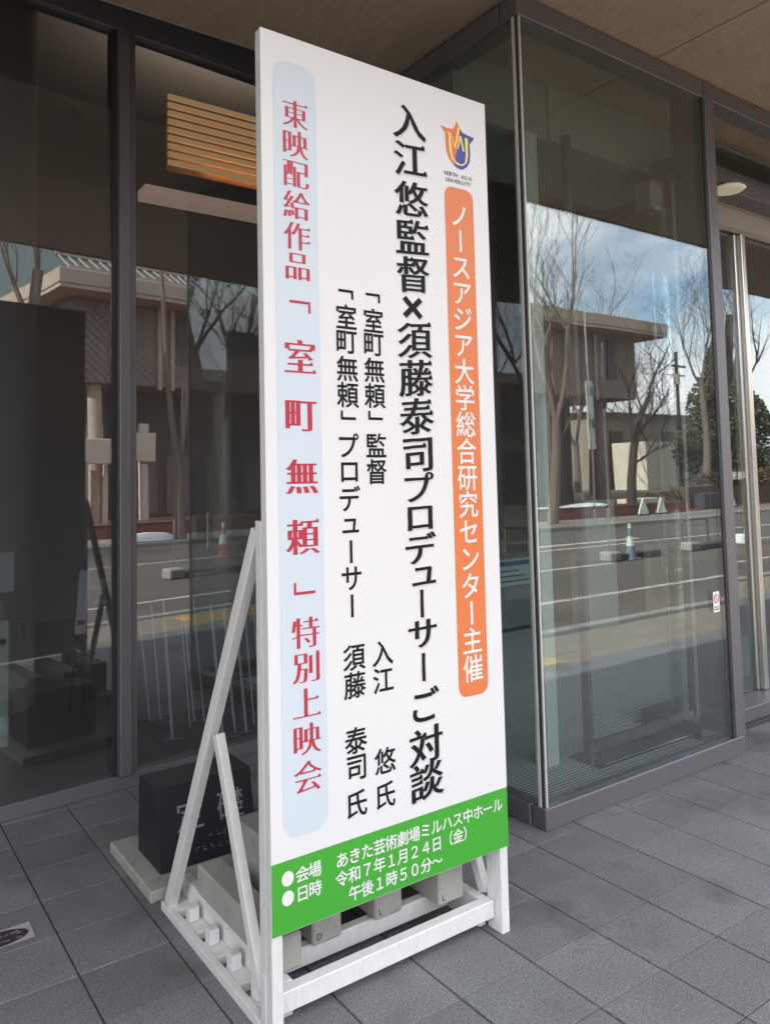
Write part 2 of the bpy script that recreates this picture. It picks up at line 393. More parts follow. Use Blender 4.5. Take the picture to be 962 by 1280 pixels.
def text_obj(name, items, y, m, parent, style='plain', label=None, dx=0.0, dz=0.0):
    """items: (char, x, z, em, sx, rot90) laid on the plane Y=y facing -Y."""
    mb_ = MB()
    for it in items:
        ch, x, z, em = it[:4]; sx = it[4] if len(it) > 4 else 1.0; rot = it[5] if len(it) > 5 else False
        vs, fs = glyph_tris(ch, style); b = len(mb_.v)
        for u, v in vs:
            if rot: u, v = v, -u
            mb_.v.append((x+dx+u*em*sx, y, z+dz+v*em))
        mb_.f += [tuple(b+i for i in f) for f in fs]
    return mb_.obj(name, m, parent, label)
def rounded(x0, x1, z0, z1, r, y, n=8, ry=None):
    ry = ry or r; pts = []
    for cx, cz, a0 in ((x1-r, z1-ry, 0), (x0+r, z1-ry, 90), (x0+r, z0+ry, 180), (x1-r, z0+ry, 270)):
        for k in range(n+1): a = R(a0+90*k/n); pts.append((cx+r*math.cos(a), y, cz+ry*math.sin(a)))
    return MB().poly(pts)

# ================================================================== GROUND
struct(B(-400, 500, -400, -13.0, -0.30, -0.004).obj('ground', 'ground'))
paving = struct(B(-14, 40, -0.42, 4.05, -0.12, -0.007).obj('pavement', 'joint'))
tile_w, tile_d, g = 0.30, 0.2615, 0.0035
tm = B(-tile_w/2+g, tile_w/2-g, -tile_d/2+g/2, tile_d/2-g/2, -0.03, 0, ch=0.0014).mesh('paving_stone', 'tile')
far = MB(); outer = MB(); cnt = 0; rr = random.Random(3)
y = 3.901-tile_d/2; rows = []
ny0 = int((2.07-(-0.40))/tile_d)
for j in range(-10, 9):
    yc = 2.07+tile_d*(j+0.5)
    if yc-tile_d/2 < -0.42 or yc+tile_d/2 > 4.17: continue
    for i in range(-16, 40):
        xc = 1.90+tile_w*(i+0.5)
        if xc > 2.62 and yc > 2.6: continue
        vis = (yc > 0.9 and 0.1*yc-0.2 < xc < 1.9*yc+0.6)
        if vis and cnt < 298:
            o = piece('paving_stone', tm, paving, (xc, yc, rr.uniform(-0.0008, 0.0008))); o.rotation_euler = (rr.uniform(-.0012, .0012), rr.uniform(-.0012, .0012), 0); cnt += 1
        else:
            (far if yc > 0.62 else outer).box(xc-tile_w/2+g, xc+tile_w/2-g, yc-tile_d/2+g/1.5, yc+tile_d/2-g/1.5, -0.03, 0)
far.obj('paving_stone', 'tile', paving, kind='stuff')
outer.obj('sun_pale_paving', 'sidewalk', paving, kind='stuff')  # same paving, coloured paler so the strip past the canopy looks sunlit
# street behind the camera, seen in the glass
k = MB()
for i in range(54): k.box(-14+i+0.004, -13+i-0.004, -0.56, -0.42, -0.14, 0.002, ch=0.01)
struct(k.obj('kerb', 'kerb'))
struct(B(-80, 160, -10.2, -0.56, -0.25, -0.10).obj('road', 'asphalt'))
k = MB()
for i in range(100): k.box(-40+2*i+.01, -38+2*i-.01, -10.35, -10.2, -0.2, 0.01, ch=0.01)
k.obj('far_kerb', 'kerb')['kind'] = 'structure'
struct(B(-80, 160, -13.0, -10.35, -0.2, 0.0).obj('far_sidewalk', 'sidewalk'))
wl = B(-60, 120, -2.10, -1.98, -0.1, -0.096); wl.box(-60, 120, -6.65, -6.53, -0.1, -0.096)
for i in range(14): wl.box(-20+9*i, -15+9*i, -4.36, -4.24, -0.1, -0.096)
wl.prism([(-7.4, -0.0955), (-7.15, -0.0955), (-7.15, -0.0965), (-7.4, -0.0965)], 12, 17)
struct(wl.obj('road_markings', 'road_white'))
tac = thing('tactile_paving', 'yellow tactile paving strip reflected near the kerb at the corner of the glass', 'tactile paving', (4.5, 0.2, 0))
blk = MB().box(-0.145, 0.145, -0.145, 0.145, 0.0, 0.006)
for i in range(4): blk.box(-0.11+i*0.07-0.012, -0.11+i*0.07+0.012, -0.13, 0.13, 0.006, 0.012)
bm_ = blk.mesh('tactile_block', 'tactile')
for i in range(4):
    for j in range(2): piece('tactile_block', bm_, tac, (4.05+0.3*i, 0.02+0.3*j, 0.001))

# ================================================================== CANOPY AND BUILDING SHELL
canopy = thing('concrete_canopy', 'brown board-marked concrete canopy overhead above the sign and the glass', 'canopy', (0, 2, 3.8))
xs_ = [-14.2, -10.68, -7.08, -3.48, 0.12, 3.72, 7.32, 10.92, 14.52, 18.12, 21.72, 25.3]
for a, b in zip(xs_[:-1], xs_[1:]):
    B(a+0.005, b-0.005, 0.52, 3.48, 3.80, 3.86, ch=0.004).obj('soffit_panel', 'soffit', canopy)
B(-14.2, 25.3, 0.525, 3.48, 3.862, 5.0).obj('roof_slab', 'soffit', canopy)
B(-14.2, 25.3, 0.50, 0.52, 3.79, 5.0, ch=0.002).obj('fascia', 'soffit', canopy)
B(-14.2, 25.3, 3.48, 4.30, 4.22, 5.0).obj('roof_slab', 'soffit', canopy)

B(-14.2, 2.60, 3.4805, 3.486, 3.80, 4.215).box(-14.2, 2.60, 3.49, 4.29, 4.212, 4.2185).obj('recess_bright_sheet', 'bulk', canopy)  # pale sheets added to brighten the dark recess above the glass wall

shell = thing('theatre_building', 'dark theatre lobby behind the glass walls, timber slats high on the left', 'building', (0, 9, 0))
B(-14, 25, 4.06, 14, -0.05, 0.004).obj('lobby_floor', 'in_floor', shell)
B(2.70, 4.2, 2.60, 4.058, -0.06, 0.003).box(4.21, 25, 3.05, 4.058, -0.06, 0.003).obj('lobby_floor', 'in_floor', shell)
B(-14, 25, 14, 14.3, 0, 7.3).obj('wall', 'in_wall', shell)
B(-14.3, -14, 3.9, 14.3, 0, 7.3).obj('wall', 'in_wall', shell)
B(25, 25.3, 2.4, 14.3, 0, 7.3).obj('wall', 'in_wall', shell)
B(-14.3, 25.3, 4.30, 14.3, 7.0, 7.3).obj('ceiling', 'in_ceil', shell)
B(-14.3, 25.3, 4.02, 4.30, 4.23, 7.0).obj('wall', 'in_wall', shell)
B(2.70, 25, 3.50, 3.99, 4.15, 4.21).obj('ceiling', 'bulk', shell)
B(3.42, 4.70, 2.90, 3.5, 3.46, 4.15).obj('bulkhead', 'bulk', shell)
B(2.70, 3.42, 2.92, 3.5, 3.46, 4.15).obj('bulkhead', 'bulk', shell)
B(-3.0, 1.25, 6.9, 7.05, 0.0, 7.0).obj('partition', 'in_panel', shell)
MB().lathe([(0.22, 0), (0.22, 7.0)], (1.05, 5.9, 0), 24).obj('column', 'in_panel', shell)
MB().lathe([(0.24, 0), (0.24, 7.0)], (9.5, 8.2, 0), 24).obj('column', 'in_panel', shell)
B(1.6, 14, 9.2, 9.4, 0, 3.2).obj('partition', 'in_wall', shell)
# timber louvre lamp high in the lobby
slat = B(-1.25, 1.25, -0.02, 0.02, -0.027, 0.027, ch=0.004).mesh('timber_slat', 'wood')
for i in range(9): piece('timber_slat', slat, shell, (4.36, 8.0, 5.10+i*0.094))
B(3.15, 5.61, 8.16, 8.18, 5.07, 5.88).obj('slat_backing', mat('brown_backing', (0.20, 0.11, 0.07), 0.8, emit=(1, .45, .2), estr=.02), shell)  # faint emission paints lamplight onto the backing
lob = bpy.data.lights.new('lobby_fill_light', 'AREA'); lob.shape = 'RECTANGLE'; lob.size = 2.4; lob.size_y = 0.3; lob.energy = 30; lob.color = (1.0, 0.80, 0.60)
lob_o = bpy.data.objects.new('lobby_fill_light', lob); col.objects.link(lob_o); lob_o.location = (4.36, 8.0, 5.98); lob_o.rotation_euler = (R(180), 0, 0)   # added uplight over the slats, boosting their lamp to brighten the dark lobby
B(3.6, 5.6, 8.10, 8.13, 5.125, 5.17).obj('lamp_strip', 'lit_wood', shell)
B(3.3, 5.6, 8.10, 8.13, 5.24, 5.26).obj('lamp_strip', 'lit_wood', shell)
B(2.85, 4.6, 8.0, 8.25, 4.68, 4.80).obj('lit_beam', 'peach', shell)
d = MB().lathe([(0.10, 0), (0.13, 0), (0.13, -0.02), (0.10, -0.02)], (1.62, 6.42, 4.62), 24); d.obj('downlight_ring', 'in_panel', shell)

# ================================================================== LEFT GLASS WALL
wl_ = thing('glass_wall', 'dark tinted glass wall with a grey mullion left of the sign', 'glass wall', (0.70, 3.95, 0))
xm = [-10.9, -8.46, -6.02, -3.58, -1.14, 1.30]
for x in xm:
    B(x-0.04, x+0.022, 3.895, 4.03, 0.072, 3.978, ch=0.004).obj('mullion', 'frame', wl_)
    B(x+0.026, x+0.062, 3.925, 4.03, 0.072, 3.978, ch=0.003).obj('mullion', 'frame', wl_)
    B(x-0.060, x-0.042, 3.940, 4.02, 0.072, 3.978).obj('gasket', 'frame_dark', wl_)
B(-14, 2.60, 3.925, 4.04, 0.0, 0.070, ch=0.004).obj('sill', 'frame', wl_)
B(-14, 2.60, 3.925, 4.018, 3.98, 4.218, ch=0.003).obj('header', 'frame', wl_)
edges = [-13.3]+xm+[2.56]
for a, b in zip(edges[:-1], edges[1:]):
    B(a+0.064, b-0.062, 3.952, 3.964, 0.074, 3.976).obj('glass_pane', 'glass_dark', wl_)
B(2.50, 2.60, 3.92, 4.02, 0.072, 3.978, ch=0.003).obj('mullion', 'frame', wl_)

wl_.rotation_euler.z = R(4.0)      # the wall stands a few degrees off the line of the entrance box

# ================================================================== GLASS ENTRANCE BOX
bx = thing('glass_entrance_box', 'projecting glass entrance box with grey metal frame right of the sign', 'glass entrance', (2.625, 2.395, 0))
B(2.625, 4.23, 2.388, 2.47, 0.0, 0.095, ch=0.004).obj('bottom_rail', 'frame', bx)
B(2.618, 2.70, 2.474, 4.03, 0.0, 0.093, ch=0.004).obj('bottom_rail', 'frame', bx)
B(2.625, 4.135, 2.388, 2.50, 3.685, 3.785, ch=0.003).obj('top_rail', 'frame', bx)
B(4.235, 9.2, 2.391, 2.50, 3.69, 3.785, ch=0.003).obj('top_rail', 'frame', bx)
B(2.618, 2.74, 2.504, 4.03, 3.683, 3.783, ch=0.003).obj('top_rail', 'frame', bx)
B(2.64, 9.2, 2.42, 2.56, 3.787, 3.798).obj('shadow_gap', 'frame_dark', bx)
B(4.140, 4.232, 2.386, 2.60, 0.097, 3.787, ch=0.004).obj('door_jamb', 'frame', bx)
B(4.118, 4.138, 2.392, 2.45, 0.097, 3.683).obj('gasket', 'frame_dark', bx)
B(2.650, 4.117, 2.398, 2.412, 0.097, 3.683).obj('glass_pane', 'glass', bx)
B(2.628, 2.640, 2.430, 4.03, 0.095, 3.681).obj('glass_pane', 'glass', bx)
B(2.638, 2.647, 2.394, 2.406, 0.097, 3.683).obj('corner_seal', 'seal', bx)
B(2.624, 2.630, 2.414, 2.428, 0.097, 3.683).obj('corner_seal', 'seal', bx)
B(2.631, 2.637, 2.400, 2.426, 0.097, 3.683).obj('gasket', 'frame_dark', bx)
B(3.185, 3.275, 2.87, 2.96, 0.0, 3.455, ch=0.004).obj('post', 'pale_post', bx)
# inner sliding leaf close behind the front pane
B(3.43, 4.36, 2.77, 2.80, 0.06, 0.115, ch=0.003).obj('inner_door_rail', 'frame', bx)
B(3.43, 4.36, 2.70, 2.90, 0.0, 0.022, ch=0.003).obj('inner_door_track', 'steel', bx)
B(3.395, 3.425, 2.76, 2.81, 0.0, 3.44, ch=0.003).obj('inner_door_stile', 'frame', bx)
B(4.365, 4.40, 2.76, 2.81, 0.0, 3.44, ch=0.003).obj('inner_door_stile', 'frame', bx)
# recessed automatic doors at the right
B(4.235, 9.2, 2.652, 2.80, 3.365, 3.465, ch=0.003).obj('transom_bar', 'frame', bx)
B(4.30, 9.2, 2.70, 2.712, 3.47, 3.685).obj('glass_pane', 'glass', bx)
B(4.235, 9.2, 2.652, 3.05, 0.0, 0.085, ch=0.004).obj('door_sill', 'frame', bx)
B(4.235, 9.2, 2.804, 2.93, 3.36, 3.37).obj('door_soffit', 'in_panel', bx)
B(4.235, 9.2, 2.80, 2.815, 3.18, 3.20).obj('door_rail', 'steel', bx)
B(4.235, 9.2, 2.82, 2.93, 3.20, 3.358).obj('door_rail', 'in_panel', bx)
for x0, x1 in ((4.24, 5.175), (5.30, 6.9)):
    B(x0, x1, 2.835, 2.847, 0.09, 3.178).obj('glass_pane', 'glass', bx)
for x0, y0 in ((5.178, 2.82), (5.212, 2.79), (5.262, 2.805)):
    B(x0, x0+0.028, y0, y0+0.05, 0.087, 3.178, ch=0.005).obj('door_stile', 'steel', bx)
B(5.241, 5.259, 2.82, 2.85, 0.087, 3.178).obj('gasket', 'frame_dark', bx)
B(6.9, 7.0, 2.79, 2.9, 0.087, 3.178).obj('door_jamb', 'frame', bx)
B(7.0, 25.0, 2.79, 2.9, 0.087, 3.178).obj('wall', 'in_panel', bx)
t = text_obj('lettering', [(c, 4.78+0.0665*i, 1.515, 0.060) for i, c in enumerate('あきた芸術劇場')], 2.8335, 'paper', bx, 'plain', 'white theatre name on the right-hand glass door')
text_obj('lettering', [(c, 4.83+0.021*i, 1.455, 0.028) for i, c in enumerate('Theatre')], 2.8335, 'paper', bx)
st = thing('glass_sticker', 'small white and red sticker low on the glass near the door jamb', 'sticker', (4.025, 2.39, 0.84))
rounded(3.995, 4.055, 0.785, 0.895, 0.008, 2.3965).obj('sticker_sheet', 'paper', st)
c_ = MB(); 
for k in range(20):
    a, b = 2*math.pi*k/20, 2*math.pi*(k+1)/20
    c_.poly([(4.025+r*math.cos(q), 2.3955, 0.857+r*math.sin(q)) for r, q in ((.024, a), (.024, b), (.018, b), (.018, a))])
c_.poly([(4.008, 2.3953, 0.871), (4.012, 2.3953, 0.875), (4.042, 2.3953, 0.843), (4.038, 2.3953, 0.839)]); c_.obj('prohibition_ring', 'red', st)
B(4.003, 4.047, 2.3952, 2.396, 0.797, 0.803).poly([(4.003, 2.3953, 0.81), (4.047, 2.3953, 0.81), (4.047, 2.3953, 0.815), (4.003, 2.3953, 0.815)]).obj('print_line', 'ink', st)
# entrance mat
em = thing('entrance_mat', 'black ribbed entrance mat behind the front glass', 'floor mat', (4, 3.3, 0))
B(2.72, 4.19, 2.61, 2.69, 0.0, 0.006).box(2.72, 3.39, 2.69, 2.91, 0, 0.006).box(2.72, 4.19, 2.91, 3.06, 0, 0.006).box(2.72, 9.0, 3.06, 5.6, 0.0045, 0.006).box(2.72, 4.13, 2.49, 2.61, 0.001, 0.006).obj('mat_base', 'mat_base', em)
mb = MB(); yy = 2.495
while yy < 5.55:
    x1_ = 4.12 if yy < 2.6 else (4.18 if yy < 2.685 else (3.38 if yy < 2.915 else (4.18 if yy < 3.07 else 8.9)))
    mb.box(2.73, x1_, yy, yy+0.0062, 0.006, 0.012)
    yy += 0.0235
mb.obj('mat_bar', 'mat_bar', em, kind='stuff')
mb = MB(); rr = random.Random(5)
for i in range(34):
    for j in range(7):
        x = 4.0+i*0.035+(j % 2)*0.017; yq = 3.02+j*0.045
        mb.lathe([(0.010, 0.0132), (0.006, 0.016)], (x, yq, 0), 6)
mb.obj('mat_stud', 'mat_bar', em, kind='stuff')
# disc lamp in the door soffit
dl = MB().lathe([(0.04, 0.0), (0.085, -0.004), (0.10, -0.018), (0.085, -0.030), (0.02, -0.034)], (4.74, 2.60, 3.352), 32).obj('disc_lamp', 'disc')
tag(dl, 'cream round disc lamp under the door head at the right', 'lamp')
dl.location.z = 0.0
B(4.66, 4.82, 2.58, 2.652, 3.352, 3.364).obj('bracket', 'frame', dl)

# ================================================================== LOBBY FURNITURE
kk = thing('reception_counter', 'low grey counter with a pale aqua poster behind the side glass', 'counter', (5.7, 5.6, 0))
B(5.2, 6.1, 5.46, 5.9, 0.05, 0.44, ch=0.01).obj('cabinet', 'counter', kk)
B(5.22, 6.08, 5.48, 5.88, 0.0, 0.05).obj('plinth', 'frame_dark', kk)
B(5.2, 6.1, 5.46, 5.90, 0.445, 0.74, ch=0.01).obj('cabinet', 'counter', kk)
B(5.22, 6.05, 5.450, 5.458, 0.46, 0.72).obj('poster', 'poster', kk)
B(5.24, 6.03, 5.445, 5.449, 0.655, 0.70).obj('poster_band', 'ink_blue', kk)
for z, x0, x1 in ((0.60, 5.3, 5.72), (0.55, 5.4, 5.8), (0.50, 5.28, 5.9)): B(x0, x1, 5.445, 5.449, z, z+0.012).obj('print_line', 'ink', kk)
ch_ = thing('wire_stand', 'thin brass wire stand on top of the grey counter', 'stand', (5.7, 5.6, 0.74))
w = MB().tube([(5.70, 5.6, 0.74), (5.70, 5.6, 1.02)], 0.008); w.tube([(5.55, 5.6, 0.95), (5.62, 5.6, 0.90), (5.70, 5.6, 0.88)], 0.007); w.tube([(5.62, 5.6, 0.745), (5.78, 5.6, 0.745)], 0.006); w.tube([(5.6, 5.7, 1.0), (5.78, 5.7, 1.0)], 0.005)
w.obj('wire', mat('brass', (0.65, 0.50, 0.15), 0.35, metal=0.6), ch_)
for i in range(5): B(5.45+i*0.075, 5.50+i*0.075, 5.7, 5.76, 0.745, 0.83+0.05*(i % 3)).obj('leaflet', ['ink', 'poster', 'maroon', 'paper', 'in_panel'][i], ch_)
tt = thing('glass_totem', 'tall pale green panel stand with two dark knobs behind the front glass', 'panel stand', (6.42, 5.0, 0))
B(6.2, 6.66, 5.0, 5.05, 0.02, 1.28, ch=0.004).obj('panel', 'pale_post', tt)
B(6.2, 6.66, 4.95, 5.12, 0.0, 0.02).obj('base', 'steel', tt)
for x in (6.33, 6.54): MB().tube([(x, 4.985, 1.21), (x, 5.0, 1.21)], 0.018, 12).obj('knob', 'ink', tt)
for i, (x, sgn) in enumerate(((6.40, 0), (6.64, 1), (7.62, 0), (7.84, 1))):
    gp = thing('gate_post', ['plain beige gate post beside the pale green panel stand', 'beige gate post with a printed notice, left of the pair further right',
               'plain beige gate post of the right-hand pair', 'beige gate post with a printed notice, rightmost of the four'][i], 'gate post', (x, 5.25, 0), 'beige gate posts in the entrance')
    B(x-0.065, x+0.065, 5.25, 5.33, 0.012, 0.74, ch=0.012).obj('body', 'beige', gp)
    B(x-0.085, x+0.085, 5.23, 5.37, 0.0, 0.012).obj('base', 'steel', gp)
    if sgn:
        B(x-0.058, x+0.058, 5.243, 5.247, 0.44, 0.70).obj('notice', 'paper', gp)
        for z in (0.66, 0.62, 0.585): B(x-0.03, x+0.03, 5.239, 5.242, z, z+0.018).obj('print_line', 'ink', gp)
        B(x-0.035, x+0.035, 5.239, 5.242, 0.49, 0.53).obj('print_line', 'ink', gp)
        B(x-0.062, x+0.062, 5.240, 5.2425, 0.565, 0.575).obj('print_line', 'in_panel', gp)
es = thing('dark_easel_sign', 'dark panel on thin easel legs seen through the left glass', 'easel sign', (1.57, 5.35, 0))
B(1.47, 1.66, 5.32, 5.34, 0.52, 1.06, ch=0.003).obj('panel', 'easel', es)
for a, b in (((1.50, 5.345, 1.0), (1.45, 5.32, 0.0)), ((1.63, 5.345, 1.0), (1.70, 5.32, 0.0)), ((1.56, 5.36, 1.0), (1.60, 5.7, 0.0))):
    MB().tube([a, b], 0.008).obj('leg', 'ink', es)
MB().lathe([(0.03, 0), (0.045, .002)], (0, 0, 0), 16)
B(1.50, 1.63, 5.314, 5.318, 0.84, 0.90).obj('panel_mark', 'in_panel', es)
B(1.53, 1.62, 5.314, 5.318, 0.73, 0.76).obj('panel_mark', 'in_panel', es)
ps = thing('leaning_white_placard', 'white placard leaning to the left of the dark easel sign', 'placard', (1.43, 5.25, 0.56))
MB().beam((1.415, 5.25, 0.56), (1.455, 5.27, 0.97), 0.07, 0.012).obj('sheet', 'paper', ps)
MB().beam((1.42, 5.241, 0.62), (1.424, 5.243, 0.65), 0.05, 0.004).obj('print_line', 'red', ps)
MB().tube([(1.44, 5.3, 0.9), (1.40, 5.45, 0.0)], 0.007).obj('leg', 'ink', ps); MB().tube([(1.44, 5.28, 0.56), (1.44, 5.25, 0.0)], 0.007).obj('leg', 'ink', ps)
mc = thing('pale_machine', 'pale green machine with a wire basket at the left edge of the photo', 'machine', (0.75, 5.15, 0))
B(0.45, 0.94, 5.0, 5.35, 0.0, 0.74, ch=0.01).obj('body', 'machine', mc)
B(0.45, 0.905, 5.02, 5.33, 0.745, 0.86, ch=0.02).obj('lid', 'machine', mc)
B(0.60, 0.975, 5.06, 5.08, 0.90, 1.14, ch=0.004).obj('screen', 'pale_post', mc)
B(0.70, 0.74, 5.08, 5.12, 0.86, 1.0).obj('screen_stem', 'ink', mc)
MB().tube([(0.90, 4.99, 0.62), (0.90, 5.0, 0.62)], 0.02, 12).obj('knob', 'ink', mc)
w = MB()
for p, q in (((0.94, 5.05, 0.60), (1.05, 5.05, 0.60)), ((1.05, 5.05, 0.60), (1.05, 5.05, 0.72)), ((0.94, 5.05, 0.72), (1.05, 5.05, 0.72)), ((1.05, 5.05, 0.60), (1.05, 5.2, 0.60)), ((1.0, 5.05, 0.60), (1.0, 5.05, 0.72))): w.tube([p, q], 0.004, 5)
w.obj('basket', 'steel', mc)
ur = thing('umbrella_rack', 'rack of slim leaning steel rods behind the left glass near the floor', 'umbrella rack', (1.95, 4.5, 0))
for i, (x, yq, zt, dx, r) in enumerate(((1.76, 4.9, 0.62, -.05, .005), (1.82, 4.87, 0.76, -.05, .005), (1.74, 4.46, 0.84, -.045, .009), (1.91, 4.6, 0.70, -.045, .005), (1.98, 4.70, .66, -.05, .006), (2.03, 4.66, 0.80, -.06, .005), (1.98, 4.28, 0.82, -.06, .009), (2.09, 4.34, 0.80, -.06, .007),
        (2.155, 4.32, 0.78, -.06, .008), (2.25, 4.40, 0.76, -.05, .006), (2.31, 4.40, 0.76, -.05, .006), (2.20, 4.6, .7, -.05, .005))):
    MB().tube([(x, yq, 0.03), (x+dx, yq+0.02, zt)], r, 6).obj('rod', 'paper', ur)
for x0, x1, yq in ((1.70, 1.83, 4.47), (1.76, 1.86, 4.9), (1.95, 2.1, 4.30), (2.1, 2.2, 4.33)): MB().beam((x0, yq, 0.025), (x1, yq-0.01, 0.025), 0.008, 0.006, (0, 1, 0)).obj('foot_bar', 'steel', ur)
B(1.68, 2.36, 4.26, 4.95, 0.006, 0.02).obj('tray', 'ink', ur)

# ================================================================== CORNERSTONE
cs = thing('cornerstone', 'polished black cornerstone with sloping face and carved characters on a pale stone plinth', 'cornerstone', (1.25, 3.0, 0))
B(1.025, 1.62, 2.85, 3.34, 0.0, 0.045, ch=0.006).obj('plinth', 'concrete', cs)
MB().prism([(2.945, 0.046), (3.005, 0.345), (3.19, 0.345), (3.20, 0.046)], 1.100, 1.512).obj('stone', 'stone', cs)
def slope_text(name, items, style, m='carve'):
    o = text_obj(name, items, 0, m, cs, style)
    n = Vector((0, -0.299, 0.060)).normalized()
    for v in o.data.vertices:
        t = v.co.z; v.co = Vector((v.co.x, 2.945+0.060*t, 0.046+0.299*t))+n*0.0015
    return o
for q in (('定', 1.235, 0.60, 0.40, 0.31), ('礎', 1.410, 0.60, 0.40, 0.31)): slope_text('carved_lettering', [q], 'plain')
mk = MB(); rr = random.Random(11)
for row, t0, x0, x1 in ((0, .30, 1.30, 1.43), (1, .15, 1.24, 1.46)):
    x = x0
    while x < x1:
        for q in range(3):
            z = 0.046+0.299*(t0+rr.uniform(-.03, .03)); yq = 2.945+0.06*(z-0.046)/0.299-0.0016; w_ = rr.uniform(.006, .016); xx = x+rr.uniform(0, .01)
            mk.poly([(xx, yq, z), (xx+w_, yq, z), (xx+w_, yq+0.0005, z+0.0022), (xx, yq+0.0005, z+0.0022)])
        x += 0.034
mk.obj('worn_small_carving', 'carve', cs)

# ================================================================== BANNER SIGN
sg_ = thing('banner_sign', 'tall white freestanding event sign with red, black and orange lettering on a white timber frame', 'sign', (1.5, 1.98, 0))
XL, XR, ZB, ZT = 1.050, 1.966, 0.285, 2.895
B(XL, XR, 1.964, 1.994, ZB, ZT, ch=0.0015).obj('panel', 'white', sg_)
B(XL-0.0006, XR+0.0006, 1.9615, 1.9638, ZB-0.0008, ZT+0.0006).obj('print_sheet', 'vinyl', sg_)
def flat(name, pts, y, m): return MB().poly([(x, y, z) for x, z in pts]).obj(name, m, sg_)
flat('green_band', [(XL, ZB+.0005), (XR, ZB+.0005), (XR, 0.480), (XL, 0.480)], 1.9608, 'green')
rounded(1.090, 1.241, 0.535, 2.815, 0.048, 1.9608).obj('pale_blue_band', 'blue_pale', sg_)
rounded(1.760, 1.894, 0.812, 2.556, 0.036, 1.9608).obj('orange_band', 'orange', sg_)
YT = 1.9600
V = set('「」ー〜')
def vcol(s, x, zs, em, sx=1.0):
    out = []
    for c, z in zip(s, zs):
        if c == ' ': continue
        rot = c in V; e = em*(1.12 if c == '×' else 1.0)
        if c == '×': e = em*1.35
        gx_ = [p[0] for q in GLY[c] for p in q]; gy_ = [p[1] for q in GLY[c] for p in q]
        ox, oy = ((min(gx_)+max(gx_))/2-GX)/EM, ((min(gy_)+max(gy_))/2-GY)/EM
        if rot: ox, oy = oy, -ox
        out.append((c, x-ox*e*sx, z-oy*e, e, sx, rot))
    return out
zB = [2.740, 2.613, 2.477, 2.347, 2.220, 2.108, 1.999, 1.874, 1.748, 1.620, 1.515, 1.415, 1.318, 1.228, 1.140, 1.044, 0.938, 0.820, 0.692, 0.583]
itB = vcol('入江悠監督', 1.612, zB[:5], 0.129, 1.12)+vcol('×', 1.605, zB[5:6], 0.118, 1.1)+vcol('須藤泰司', 1.612, zB[6:10], 0.129, 1.12)
itB += vcol('プロデ', 1.614, zB[10:13], 0.108, 1.25)+vcol('ュ', 1.614, zB[13:14], 0.112, 1.15)+vcol('ーサー', 1.612, zB[14:17], 0.104, 1.25)+vcol('ご', 1.618, zB[17:18], 0.116, 1.1)+vcol('対談', 1.614, zB[18:], 0.122, 1.15)
itB = [(c, x+(0.010 if c == 'ュ' else 0), z, em, sx, r) for c, x, z, em, sx, r in itB]
for q in (itB[:5], itB[5:6], itB[6:17], itB[17:18], itB[18:]): text_obj('lettering_shadow', q, 1.9604, 'shadow', sg_, 'heavy' if len(q) == 1 else 'brush', 'soft grey printed shadow behind the large black characters', 0.0045, -0.0045)
for q in (itB[:5], itB[5:6], itB[6:17], itB[17:18], itB[18:]): text_obj('lettering', q, YT, 'black', sg_, 'heavy' if len(q) == 1 else 'brush', 'large black brush characters')
itC = vcol('「室町無頼」監督', 1.443, [2.122, 2.049, 1.971, 1.890, 1.808, 1.745, 1.651, 1.568], 0.083)+vcol('入江悠氏', 1.450, [1.005, 0.923, 0.680, 0.577], 0.083)
for q in (itC[:6], itC[6:8], itC[8:10], itC[10:11], itC[11:]): text_obj('lettering', q, YT, 'black', sg_, 'bold', 'smaller black characters, right column')
itD = vcol('「室町無頼」プロデューサー', 1.339, [2.122, 2.051, 1.971, 1.888, 1.806, 1.743, 1.650, 1.568, 1.487, 1.404, 1.325, 1.244, 1.162], 0.083)+vcol('須藤泰司氏', 1.343, [1.007, 0.925, 0.762, 0.681, 0.577], 0.083)
for q in (itD[:6], itD[6:13], itD[13:15], itD[15:17], itD[17:]): text_obj('lettering', q, YT, 'black', sg_, 'bold', 'smaller black characters, left column')
itE = vcol('東映配給作品', 1.166, [2.655, 2.562, 2.468, 2.373, 2.278, 2.185], 0.094, 1.0)+vcol('特別上映会', 1.173, [1.103, 1.003, 0.903, 0.800, 0.695], 0.098)
for q in (itE[:6], itE[6:]): text_obj('lettering', q, YT, 'red', sg_, 'mincho', 'crimson serif characters')
itE2 = vcol('室町無頼', 1.170, [1.914, 1.736, 1.557, 1.380], 0.112)
for c, z in (('「', 2.064), ('」', 1.231)): text_obj('lettering', vcol(c, 1.172, [z], 0.112), YT, 'red', sg_, 'plain', 'crimson corner bracket')
text_obj('lettering', itE2, YT, 'red', sg_, 'mincho_bold', 'larger crimson serif characters')
zA = [2.458-0.0915*i for i in range(18)]
text_obj('lettering', [(c, 1.827, z, 0.094, 1.0, c in V) for c, z in zip('ノースアジア大学総合研究センター主催', zA)], YT, 'white_print', sg_, 'round', 'white characters down the orange band')
gx = [1.149, 1.191]; 
for q in ([(c, x, 0.431, 0.046) for c, x in zip('会場', gx)], [(c, x, 0.378, 0.046) for c, x in zip('日時', gx)],
          [(c, 1.285+0.0453*i, 0.431, 0.047) for i, c in enumerate('あきた芸術劇場ミルハス中ホール')],
          [(c, 1.283+0.0455*i, 0.378, 0.047) for i, c in enumerate('令和７年１月２４日（金）')],
          [(c, 1.328+0.0455*i, 0.3245, 0.047) for i, c in enumerate('午後１時５０分〜')]):
    text_obj('lettering', q, YT, 'white_print', sg_, 'bold', 'white characters on the green band')
